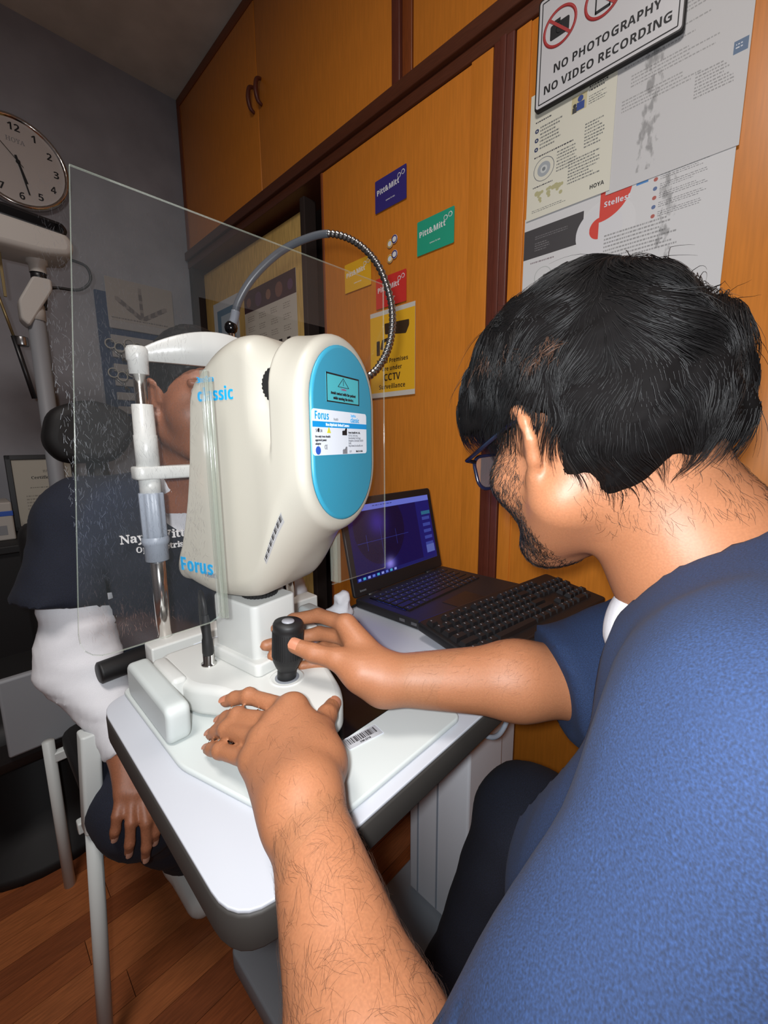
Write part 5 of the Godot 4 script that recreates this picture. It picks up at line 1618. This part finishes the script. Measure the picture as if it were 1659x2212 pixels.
	stuff(part(who, "arm_hair", fuzz(af, 420, func(p: Vector3, n: Vector3): return p.x > 0.3 and p.z < -0.17 and n.y > 0.2, 0.009, 0.00007, func(_p: Vector3): return down_r + Vector3(0.4, -0.2, 0.5), 0.9), mats["hair_fine"]))
	build_hair(who, hx, hf)
	# spectacles
	var sp := part(who, "spectacles", spectacle_frame(hx), mats["spectacle"])
	for s in [-1, 1]:
		var o := PackedVector2Array(rrect(0.046, 0.034, 0.010, 5))
		part(sp, "lens", slab(o, 0.001, 0.0, 1, hx * Transform3D(Basis(Vector3.UP, -s * 0.12), Vector3(s * 0.034, -0.021, -0.107))), mats["lens"])
	# scrub top
	var tf := Field.new(Vector3(0.02, 0.42, -0.24), Vector3(0.82, 1.10, 0.26), 0.0095)
	var hips := Vector3(0.0, 0.55, 0.08)
	tf.cone(Vector3(0.37, 0.50, 0.08), Vector3(0.36, 0.74, -0.005), 0.135, 0.135, 0.06)
	tf.cone(Vector3(0.57, 0.50, 0.08), Vector3(0.58, 0.74, -0.005), 0.135, 0.135, 0.06)
	tf.cone(Vector3(0.36, 0.74, -0.005), Vector3(0.345, 0.94, 0.015), 0.133, 0.098, 0.06)
	tf.cone(Vector3(0.58, 0.74, -0.005), Vector3(0.57, 0.94, 0.015), 0.133, 0.098, 0.06)
	tf.cone(Vector3(0.40, 0.955, 0.005), Vector3(0.52, 0.955, 0.005), 0.10, 0.10, 0.05)
	tf.cone(shoulder_l, Vector3(0.44, 1.03, 0.015), 0.07, 0.056, 0.04)
	tf.cone(shoulder_r, Vector3(0.50, 1.03, 0.015), 0.07, 0.056, 0.04)
	tf.cone(shoulder_l, shoulder_l.lerp(elbow_l, 0.9), 0.076, 0.066, 0.04)
	tf.cone(shoulder_r, elbow_r, 0.078, 0.066, 0.04)
	tf.cone(elbow_r, elbow_r.lerp(wrist_r, 0.3), 0.066, 0.062, 0.02)
	tf.below((elbow_l - shoulder_l).normalized(), shoulder_l.lerp(elbow_l, 0.80), Vector3(0.10, 0.10, 0.10))
	tf.below((wrist_r - elbow_r).normalized() + Vector3(0, -0.25, 0), elbow_r.lerp(wrist_r, 0.16), Vector3(0.13, 0.13, 0.13))
	var nzz := FastNoiseLite.new()
	nzz.seed = 8
	nzz.frequency = 5.0
	nzz.fractal_octaves = 3
	tf.ruffle(nzz, 0.011, Vector3(1.0, 0.7, 1.0))
	# neck opening and the bore of each sleeve
	tf.cone(neck_w + Vector3(-0.003, 0.0, -0.006), back_point(hx, back * neck_w), 0.074, 0.09, 0.006, true)
	tf.cone(Vector3(0.42, 0.965, -0.13), Vector3(0.44, 1.06, -0.07), 0.016, 0.06, 0.01, true)
	tf.cone(shoulder_l.lerp(elbow_l, 0.62), elbow_l, 0.056, 0.056, 0.004, true)
	var sc := part(who, "scrub_top", tf.mesh(), mats["scrub_blue"])
	var hem := new_st()
	var uf := Field.new(Vector3(0.33, 0.88, -0.18), Vector3(0.54, 1.06, 0.04), 0.005)
	uf.cone(Vector3(0.435, 0.93, -0.040), Vector3(0.440, 0.962, -0.045), 0.062, 0.07, 0.02)
	uf.cone(neck_w, neck_w + Vector3(-0.02, 0.09, -0.06), 0.066, 0.07, 0.003, true)
	part(who, "undershirt", uf.mesh(), mats["tee_white"])
	# trousers
	var gf := Field.new(Vector3(0.16, 0.0, -0.42), Vector3(0.76, 0.68, 0.30), 0.012)
	gf.cone(Vector3(0.38, 0.54, 0.10), Vector3(0.57, 0.54, 0.10), 0.12, 0.12, 0.05)
	gf.cone(Vector3(0.56, 0.53, 0.08), Vector3(0.575, 0.535, -0.245), 0.098, 0.076, 0.04)
	gf.cone(Vector3(0.575, 0.535, -0.245), Vector3(0.495, 0.13, -0.33), 0.076, 0.064, 0.03)
	gf.cone(Vector3(0.38, 0.53, 0.08), Vector3(0.27, 0.50, -0.08), 0.098, 0.076, 0.04)
	gf.cone(Vector3(0.27, 0.50, -0.08), Vector3(0.30, 0.09, 0.06), 0.074, 0.058, 0.03)
	nzz.frequency = 4.0
	gf.ruffle(nzz, 0.012)
	gf.below(Vector3(0, -1, 0), Vector3(0.45, 0.085, -0.1), Vector3(0.4, 0.14, 0.4))
	part(who, "trousers", gf.mesh(), mats["trouser_navy"])
	for k in 2:
		var q: Vector3 = [Vector3(0.495, 0.058, -0.345), Vector3(0.30, 0, 0.05)][k]
		var shf := Field.new(q + Vector3(-0.07, -0.005, -0.2), q + Vector3(0.07, 0.12, 0.09), 0.008)
		shf.cone(q + Vector3(0, 0.05, 0.02), q + Vector3(0, 0.038, -0.13), 0.04, 0.034, 0.02)
		shf.cone(q + Vector3(0, 0.09, 0.02), q + Vector3(0, 0.05, 0.02), 0.036, 0.04, 0.02)
		shf.below(Vector3(0, -1, 0), q + Vector3(0, 0.003, 0), Vector3(0.2, 0.1, 0.3))
		part(who, "shoe", shf.mesh(), mats["black_plastic"])
	# the stool the operator sits on
	var st := thing_w("swivel_stool", "black round swivel stool under the person in the blue scrub top", "stool", Vector3(0.47, 0, 0.12))
	part(st, "seat", lathe([[0.0, 0.37], [0.17, 0.37], [0.185, 0.385], [0.185, 0.41], [0.17, 0.425], [0.0, 0.425]], 32, Transform3D(Basis(), Vector3(0.47, 0, 0.12))), mats["chair_black"])
	part(st, "post", rod(Vector3(0.47, 0.05, 0.12), Vector3(0.47, 0.37, 0.12), 0.025), mats["chrome"])
	part(st, "base", lathe([[0.0, 0.0], [0.22, 0.0], [0.22, 0.02], [0.04, 0.05], [0.0, 0.05]], 32, Transform3D(Basis(), Vector3(0.47, 0, 0.12))), mats["chair_black"])

func back_point(hx: Transform3D, p: Vector3) -> Vector3:
	return hx * (p + Vector3(0, 0.12, -0.02))

func spectacle_frame(hx: Transform3D) -> ArrayMesh:
	var st := new_st()
	for s in [-1, 1]:
		var o := rrect(0.05, 0.038, 0.012, 5)
		var loop := PackedVector3Array()
		for i in o.size() + 1:
			var q := o[i % o.size()]
			loop.append(hx * (Transform3D(Basis(Vector3.UP, -s * 0.12), Vector3(s * 0.034, -0.021, -0.107)) * Vector3(q.x, q.y, 0)))
		add_tube(st, loop, func(_t): return 0.0021, 8)
		add_tube(st, PackedVector3Array([hx * Vector3(s * 0.058, -0.008, -0.103), hx * Vector3(s * 0.072, -0.006, -0.098), hx * Vector3(s * 0.0765, 0.001, -0.055), hx * Vector3(s * 0.0785, 0.009, -0.012), hx * Vector3(s * 0.0785, 0.008, 0.002), hx * Vector3(s * 0.076, -0.004, 0.010)]), func(_t): return 0.0023, 8)
	add_tube(st, PackedVector3Array([hx * Vector3(-0.01, -0.017, -0.110), hx * Vector3(0, -0.014, -0.113), hx * Vector3(0.01, -0.017, -0.110)]), func(_t): return 0.002, 8)
	return done(st)

func build_hair(who: Node, hx: Transform3D, head: Field) -> void:
	var f := Field.new(Vector3(-0.125, -0.11, -0.14), Vector3(0.125, 0.165, 0.155), 0.0040)
	f.ell(Vector3(0, 0.022, 0.012), Vector3(0.087, 0.112, 0.113), 0.02)
	f.ell(Vector3(0, 0.065, -0.025), Vector3(0.08, 0.064, 0.075), 0.03)
	f.ell(Vector3(0, -0.002, 0.055), Vector3(0.076, 0.075, 0.064), 0.03)
	for s in [-1, 1]:
		f.ell(Vector3(s * 0.045, 0.035, -0.076), Vector3(0.034, 0.042, 0.026), 0.02)
	# carve the face, the ears and the nape free
	f.ell(Vector3(0, -0.085, -0.085), Vector3(0.32, 0.112, 0.062), 0.008, true)
	f.below(Vector3(0, -1, 0), Vector3(0, 0.012, -0.085), Vector3(0.2, 0.1, 0.066), 0.006)
	for s in [-1, 1]:
		f.ell(Vector3(s * 0.095, -0.028, 0.006), Vector3(0.032, 0.052, 0.034), 0.010, true)
	f.below(Vector3(0, -0.93, 0.36), Vector3(0, -0.072, 0.05), Vector3(0.2, 0.1, 0.2), 0.012)
	var n := FastNoiseLite.new()
	n.seed = 15
	n.frequency = 20.0
	n.fractal_octaves = 3
	n.domain_warp_enabled = true
	n.domain_warp_amplitude = 0.02
	n.domain_warp_frequency = 14.0
	f.ruffle(n, 0.011, Vector3(1.0, 1.0, 0.6))
	var cap := part(who, "hair", f.mesh(hx), mats["hair_base"])
	# locks and loose strands lying over it
	var inv := hx.affine_inverse()
	var crown := Vector3(-0.01, 0.10, 0.075)
	var s1 := Strands.new()
	var s2 := Strands.new()
	var wave := FastNoiseLite.new()
	wave.seed = 44
	wave.frequency = 9.0
	var count := f.verts.size()
	for i in 17000:
		var id := rng.randi() % count
		var p := inv * f.verts[id]
		var nn := (inv.basis * f.norms[id]).normalized()
		if nn.y < -0.55 and p.y < -0.03:
			continue
		var pts := PackedVector3Array()
		var q := p + nn * 0.0005
		var l := 0.0042 + rng.randf() * 0.0042
		var steps := 7
		var lift := rng.randf() * 0.0006 if rng.randf() < 0.985 else 0.0012 + rng.randf() * 0.0022
		for k in steps:
			pts.append(hx * q)
			var flow := (q - crown)
			flow.z *= 1.15
			flow += Vector3(wave.get_noise_3dv(q * 1.0) * 0.26, wave.get_noise_3dv(q + Vector3(3, 1, 2)) * 0.08, wave.get_noise_3dv(q + Vector3(7, 5, 1)) * 0.26)
			# pull along the rounded shape of the head
			var c := q - Vector3(0, 0.02, 0.01)
			var out := Vector3(c.x / 0.0076, c.y / 0.0125, c.z / 0.0128).normalized()
			flow = (flow - out * flow.dot(out)).normalized()
			q += flow * l + out * (lift - 0.00025 * k)
		s1.add(pts, 0.00016 + rng.randf() * 0.00026, 0.00006)
	stuff(part(cap, "locks", s1.mesh(), mats["hair"]))
	# short hair on the nape, and the parting
	stuff(part(cap, "nape_hair", fuzz_local(head, hx, 520, func(p: Vector3): return p.z > 0.028 and p.y < -0.045 and p.y > -0.105 and absf(p.x) < 0.075, 0.0085, 0.00014, Vector3(0, -1, 0.1)), mats["hair"]))
	stuff(part(cap, "beard", fuzz_local(head, hx, 7000, func(p: Vector3): return beard_at(p), 0.0075, 0.00021, Vector3(0, -0.9, -0.35)), mats["hair"]))
	stuff(part(cap, "parting", fuzz_part(f, hx), mats["hair_brown"]))

func beard_at(p: Vector3) -> bool:
	var x := absf(p.x)
	var q := Vector3(x, p.y, p.z)
	var line := [Vector3(0.068, -0.002, -0.034), Vector3(0.064, -0.045, -0.044), Vector3(0.046, -0.09, -0.062), Vector3(0.0, -0.118, -0.088)]
	for k in 3:
		var a: Vector3 = line[k]
		var b: Vector3 = line[k + 1]
		var t := clampf((q - a).dot(b - a) / (b - a).length_squared(), 0.0, 1.0)
		var d := q.distance_to(a.lerp(b, t))
		if d < [0.012 + 0.014 * t, 0.026 + 0.010 * t, 0.038][k] * (0.75 + 0.4 * rng.randf()):
			return true
	return p.y > -0.076 and p.y < -0.062 and x < 0.026 and p.z < -0.085

func fuzz_local(field: Field, hx: Transform3D, count: int, want: Callable, length: float, r: float, dir: Vector3) -> ArrayMesh:
	var inv := hx.affine_inverse()
	return fuzz(field, count, func(p: Vector3, _n: Vector3): return want.call(inv * p), length, r, func(_p: Vector3): return hx.basis * (dir + Vector3(rng.randf() - 0.5, rng.randf() - 0.5, rng.randf() - 0.5) * 0.9), 0.7)

func fuzz_part(field: Field, hx: Transform3D) -> ArrayMesh:
	# lighter, thinner hair along the crooked parting on the side facing the flash
	var inv := hx.affine_inverse()
	return fuzz(field, 420, func(p: Vector3, _n: Vector3):
		var q := inv * p
		return q.x < -0.02 and absf(q.y - (0.075 - (q.z + 0.03) * 0.35 + 0.006 * sin(q.z * 160.0))) < 0.007 and q.z > -0.06 and q.z < 0.06, 0.011, 0.0003, func(_p: Vector3): return hx.basis * Vector3(0, -0.5, 0.4 - rng.randf()), 0.5)

func build_patient() -> void:
	var who := thing_w("person", "person in a navy scrub top over white sleeves, chin on the chin rest", "person", Vector3(0.33, 0, -1.0))
	var S := Vector3(0.340, 1.232, -0.812)
	var hx := Transform3D(Basis(Vector3.UP, PI) * Basis(Vector3(1, 0, 0), -0.03), S)
	var inv := hx.affine_inverse()
	var hf := Field.new(Vector3(-0.11, -0.23, -0.135), Vector3(0.11, 0.11, 0.15), 0.0045)
	head_prims(hf, Vector3(0, -0.12, 0.05), Vector3(0, -0.21, 0.09), 0.056, 0.066, 0.002)
	var head := hf.mesh(hx)
	# his right arm hangs on the side of the table edge, the hand over the knee
	var sh := Vector3(0.165, 1.0, -0.965)
	var el := Vector3(0.125, 0.735, -0.93)
	var wr := Vector3(0.155, 0.605, -0.81)
	var sh2 := Vector3(0.525, 1.0, -0.965)
	var el2 := Vector3(0.575, 0.74, -0.93)
	var wr2 := Vector3(0.52, 0.535, -0.83)
	var f := Field.new(Vector3(0.08, 0.38, -0.90), Vector3(0.27, 0.70, -0.66), 0.0036)
	f.cone(wr + Vector3(0, 0.05, -0.02), wr, 0.027, 0.024, 0.01)
	var knuck := {}
	for e in [["i", Vector3(0.175, 0.556, -0.741), Vector3(0.172, 0.526, -0.709), Vector3(0.166, 0.494, -0.702), Vector3(0.164, 0.475, -0.707)], ["m", Vector3(0.160, 0.555, -0.738), Vector3(0.154, 0.520, -0.704), Vector3(0.149, 0.481, -0.697), Vector3(0.147, 0.459, -0.702)], ["r", Vector3(0.146, 0.558, -0.742), Vector3(0.135, 0.527, -0.714), Vector3(0.129, 0.495, -0.709), Vector3(0.127, 0.476, -0.714)], ["p", Vector3(0.134, 0.563, -0.750), Vector3(0.121, 0.539, -0.731), Vector3(0.115, 0.516, -0.728), Vector3(0.113, 0.504, -0.731)]]:
		f.cone(wr, e[1], 0.021, 0.0122, 0.015)
		finger(f, [e[1], e[2], e[3], e[4]], [0.0094, 0.0086, 0.0078, 0.0068])
		knuck[e[0]] = [e[4], e[3]]
	f.cone(wr + Vector3(0.015, 0, 0.01), Vector3(0.191, 0.562, -0.754), 0.018, 0.0125, 0.012)
	f.cone(Vector3(0.191, 0.562, -0.754), Vector3(0.210, 0.489, -0.736), 0.0115, 0.0095, 0.004)
	var bf := Field.new(Vector3(0.05, 0.5, -1.12), Vector3(0.65, 1.12, -0.78), 0.013)
	for a in [[sh, el, wr], [sh2, el2, wr2]]:
		bf.cone(a[0], a[1], 0.045, 0.036, 0.02)
		bf.cone(a[1], a[2], 0.036, 0.024, 0.02)
	bf.cone(sh, sh2, 0.035, 0.035, 0.03)
	bf.cone(Vector3(0.34, 0.95, -0.99), Vector3(0.34, 0.6, -1.05), 0.06, 0.06, 0.03)
	bf.cone(Vector3(0.34, 1.0, -0.94), hx * Vector3(0, -0.16, 0.06), 0.06, 0.05, 0.03)
	part(who, "body", merge([head, f.mesh(), bf.mesh()]), mats["skin_dark"])
	for k in knuck:
		nail(who, knuck[k][0], knuck[k][1], Vector3(0, 0.1, 1), 0.0068, mats["nail_dark"])
	head_things(who, hx)
	# cropped black hair
	var cf := Field.new(Vector3(-0.10, -0.09, -0.12), Vector3(0.10, 0.13, 0.13), 0.0045)
	cf.ell(Vector3(0, 0.024, 0.016), Vector3(0.081, 0.100, 0.101), 0.01)
	cf.ell(Vector3(0, -0.075, -0.075), Vector3(0.13, 0.115, 0.07), 0.008, true)
	for s in [-1, 1]:
		cf.ell(Vector3(s * 0.09, -0.03, 0.0), Vector3(0.03, 0.05, 0.035), 0.008, true)
	cf.below(Vector3(0, -1, 0.2), Vector3(0, -0.05, 0.05), Vector3(0.2, 0.1, 0.2), 0.01)
	var n := FastNoiseLite.new()
	n.seed = 3
	n.frequency = 60.0
	cf.ruffle(n, 0.004)
	part(who, "hair", cf.mesh(hx), mats["hair"])
	# white long-sleeved shirt
	var wf := Field.new(Vector3(0.02, 0.48, -1.1), Vector3(0.68, 1.12, -0.76), 0.0085)
	wf.cone(sh, el, 0.062, 0.062, 0.02)
	wf.cone(el, wr + Vector3(0, 0.035, -0.012), 0.064, 0.041, 0.03)
	wf.cone(wr + Vector3(0, 0.02, -0.01), wr + Vector3(0, 0.004, 0), 0.04, 0.037, 0.01)
	wf.cone(sh2, el2, 0.058, 0.058, 0.02)
	wf.cone(el2, wr2, 0.06, 0.036, 0.02)
	wf.cone(Vector3(0.335, 0.98, -0.95), Vector3(0.338, 1.065, -0.905), 0.075, 0.07, 0.02)
	n.seed = 6
	n.frequency = 9.0
	n.fractal_octaves = 3
	wf.ruffle(n, 0.009, Vector3(0.5, 2.2, 0.5))
	wf.below((wr - el).normalized(), wr + (wr - el).normalized() * 0.012, Vector3(0.07, 0.08, 0.07), 0.003)
	wf.cone(hx * Vector3(0, -0.10, 0.04), hx * Vector3(0, -0.02, 0.0), 0.066, 0.09, 0.004, true)
	part(who, "undershirt", wf.mesh(), mats["tee_white"])
	# navy scrub top
	var tf := Field.new(Vector3(-0.02, 0.44, -1.2), Vector3(0.72, 1.12, -0.76), 0.0105)
	tf.cone(Vector3(0.25, 0.50, -1.04), Vector3(0.26, 0.92, -0.97), 0.115, 0.105, 0.06)
	tf.cone(Vector3(0.43, 0.50, -1.04), Vector3(0.42, 0.92, -0.97), 0.115, 0.105, 0.06)
	tf.cone(sh, Vector3(0.30, 1.04, -0.95), 0.066, 0.055, 0.04)
	tf.cone(sh2, Vector3(0.38, 1.04, -0.95), 0.066, 0.055, 0.04)
	tf.cone(sh, Vector3(0.105, 0.82, -0.94), 0.07, 0.085, 0.03)
	tf.cone(sh2, Vector3(0.59, 0.82, -0.94), 0.07, 0.085, 0.03)
	n.seed = 9
	n.frequency = 6.0
	tf.ruffle(n, 0.014)
	tf.below(Vector3(-0.22, -0.95, 0.1).normalized(), Vector3(0.075, 0.862, -0.93), Vector3(0.085, 0.12, 0.14))
	tf.below(Vector3(0.22, -0.95, 0.1).normalized(), Vector3(0.61, 0.862, -0.93), Vector3(0.085, 0.12, 0.14))
	tf.cone(hx * Vector3(0, -0.12, 0.03), hx * Vector3(0, 0.0, 0.0), 0.074, 0.11, 0.006, true)
	tf.cone(Vector3(0.338, 1.02, -0.845), Vector3(0.338, 1.09, -0.86), 0.008, 0.055, 0.01, true)
	tf.cone(sh.lerp(el, 0.45), el, 0.062, 0.066, 0.004, true)
	part(who, "scrub_top", tf.mesh(), mats["scrub_navy"])
	var em := Basis(Vector3.UP, -0.12)
	part(who, "embroidery", lettering("Nayan Vittal", 0.015, true, true, true, false, 0.006), mats["white_ink"], Transform3D(em, on_z(258, 1168, -0.868)))
	part(who, "embroidery", lettering("Optometrist", 0.0105, true, false, true, false, 0.006), mats["white_ink"], Transform3D(em, on_z(293, 1189, -0.868)))
	# trousers
	var gf := Field.new(Vector3(0.02, 0.0, -1.3), Vector3(0.64, 0.66, -0.62), 0.0125)
	gf.cone(Vector3(0.25, 0.54, -1.06), Vector3(0.43, 0.54, -1.06), 0.115, 0.115, 0.05)
	gf.cone(Vector3(0.24, 0.53, -1.06), Vector3(0.168, 0.480, -0.805), 0.098, 0.084, 0.03)
	gf.cone(Vector3(0.44, 0.53, -1.06), Vector3(0.49, 0.492, -0.80), 0.095, 0.078, 0.03)
	gf.cone(Vector3(0.178, 0.472, -0.81), Vector3(0.305, 0.10, -1.02), 0.075, 0.055, 0.03)
	gf.cone(Vector3(0.49, 0.48, -0.80), Vector3(0.44, 0.10, -0.98), 0.075, 0.055, 0.03)
	n.seed = 10
	gf.ruffle(n, 0.014)
	gf.below(Vector3(0, -1, 0), Vector3(0.33, 0.085, -0.95), Vector3(0.4, 0.12, 0.4))
	part(who, "trousers", gf.mesh(), mats["trouser_navy"])
	for k in 2:
		var q := Vector3([0.30, 0.44][k], 0, -1.03)
		var shf := Field.new(q + Vector3(-0.07, -0.005, -0.12), q + Vector3(0.07, 0.13, 0.18), 0.008)
		shf.cone(q + Vector3(0, 0.05, -0.04), q + Vector3(0, 0.038, 0.11), 0.042, 0.036, 0.02)
		shf.cone(q + Vector3(0, 0.10, -0.02), q + Vector3(0, 0.05, -0.02), 0.036, 0.04, 0.02)
		shf.below(Vector3(0, -1, 0), q + Vector3(0, 0.003, 0), Vector3(0.2, 0.1, 0.3))
		part(who, "shoe", shf.mesh(), mats["white_plastic"])

# ---------- all of it ----------
func _ready() -> void:
	rng.seed = 20240611
	view = Basis(Vector3.UP, deg_to_rad(-46.0)) * Basis(Vector3(1, 0, 0), deg_to_rad(-9.4)) * Basis(Vector3(0, 0, 1), deg_to_rad(-0.4))
	var cam := Camera3D.new()
	cam.name = "camera"
	cam.fov = rad_to_deg(2.0 * atan(1106.0 / FOCAL))
	cam.near = 0.01
	cam.far = 30.0
	cam.transform = Transform3D(view, EYE)
	add_child(cam)
	cam.current = true
	var we := WorldEnvironment.new()
	we.name = "environment"
	var env := Environment.new()
	env.background_mode = Environment.BG_COLOR
	env.background_color = Color(0.0, 0.0, 0.0)
	env.tonemap_mode = Environment.TONE_MAPPER_LINEAR
	env.tonemap_exposure = 1.0
	env.sdfgi_enabled = true
	env.ssao_enabled = true
	env.ssil_enabled = true
	we.environment = env
	add_child(we)
	# the flash in the photographer's hand, a little left of and behind the lens
	var flash := SpotLight3D.new()
	flash.name = "flash"
	var from := EYE + view * Vector3(-0.022, 0.022, 0.03)
	flash.transform = Transform3D(Basis.looking_at(at_depth(870, 970, 1.2) - from), from)
	flash.light_color = Color(0.97, 0.985, 1.0)
	flash.light_energy = 0.66
	flash.light_size = 0.012
	flash.spot_range = 12.0
	flash.spot_attenuation = 2.0
	flash.spot_angle = 82.0
	flash.spot_angle_attenuation = 1.0
	flash.shadow_enabled = true
	add_child(flash)
	# one dim ceiling lamp, over and behind the photographer
	var lamp := AreaLight3D.new()
	lamp.name = "ceiling_lamp_light"
	lamp.area_size = Vector2(0.55, 0.55)
	lamp.transform = Transform3D(Basis(Vector3(1, 0, 0), -PI * 0.5), Vector3(-0.5, CEIL_Y - 0.035, -0.1))
	lamp.light_color = Color(1.0, 0.97, 0.95)
	lamp.light_energy = 3.6
	lamp.area_range = 12.0
	lamp.area_attenuation = 2.0
	lamp.shadow_enabled = true
	add_child(lamp)
	make_materials()
	build_room()
	build_cupboards()
	build_wall_papers()
	build_back()
	build_table()
	build_camera_instrument()
	build_desk_things()
	build_patient_chair()
	build_operator()
	build_patient()
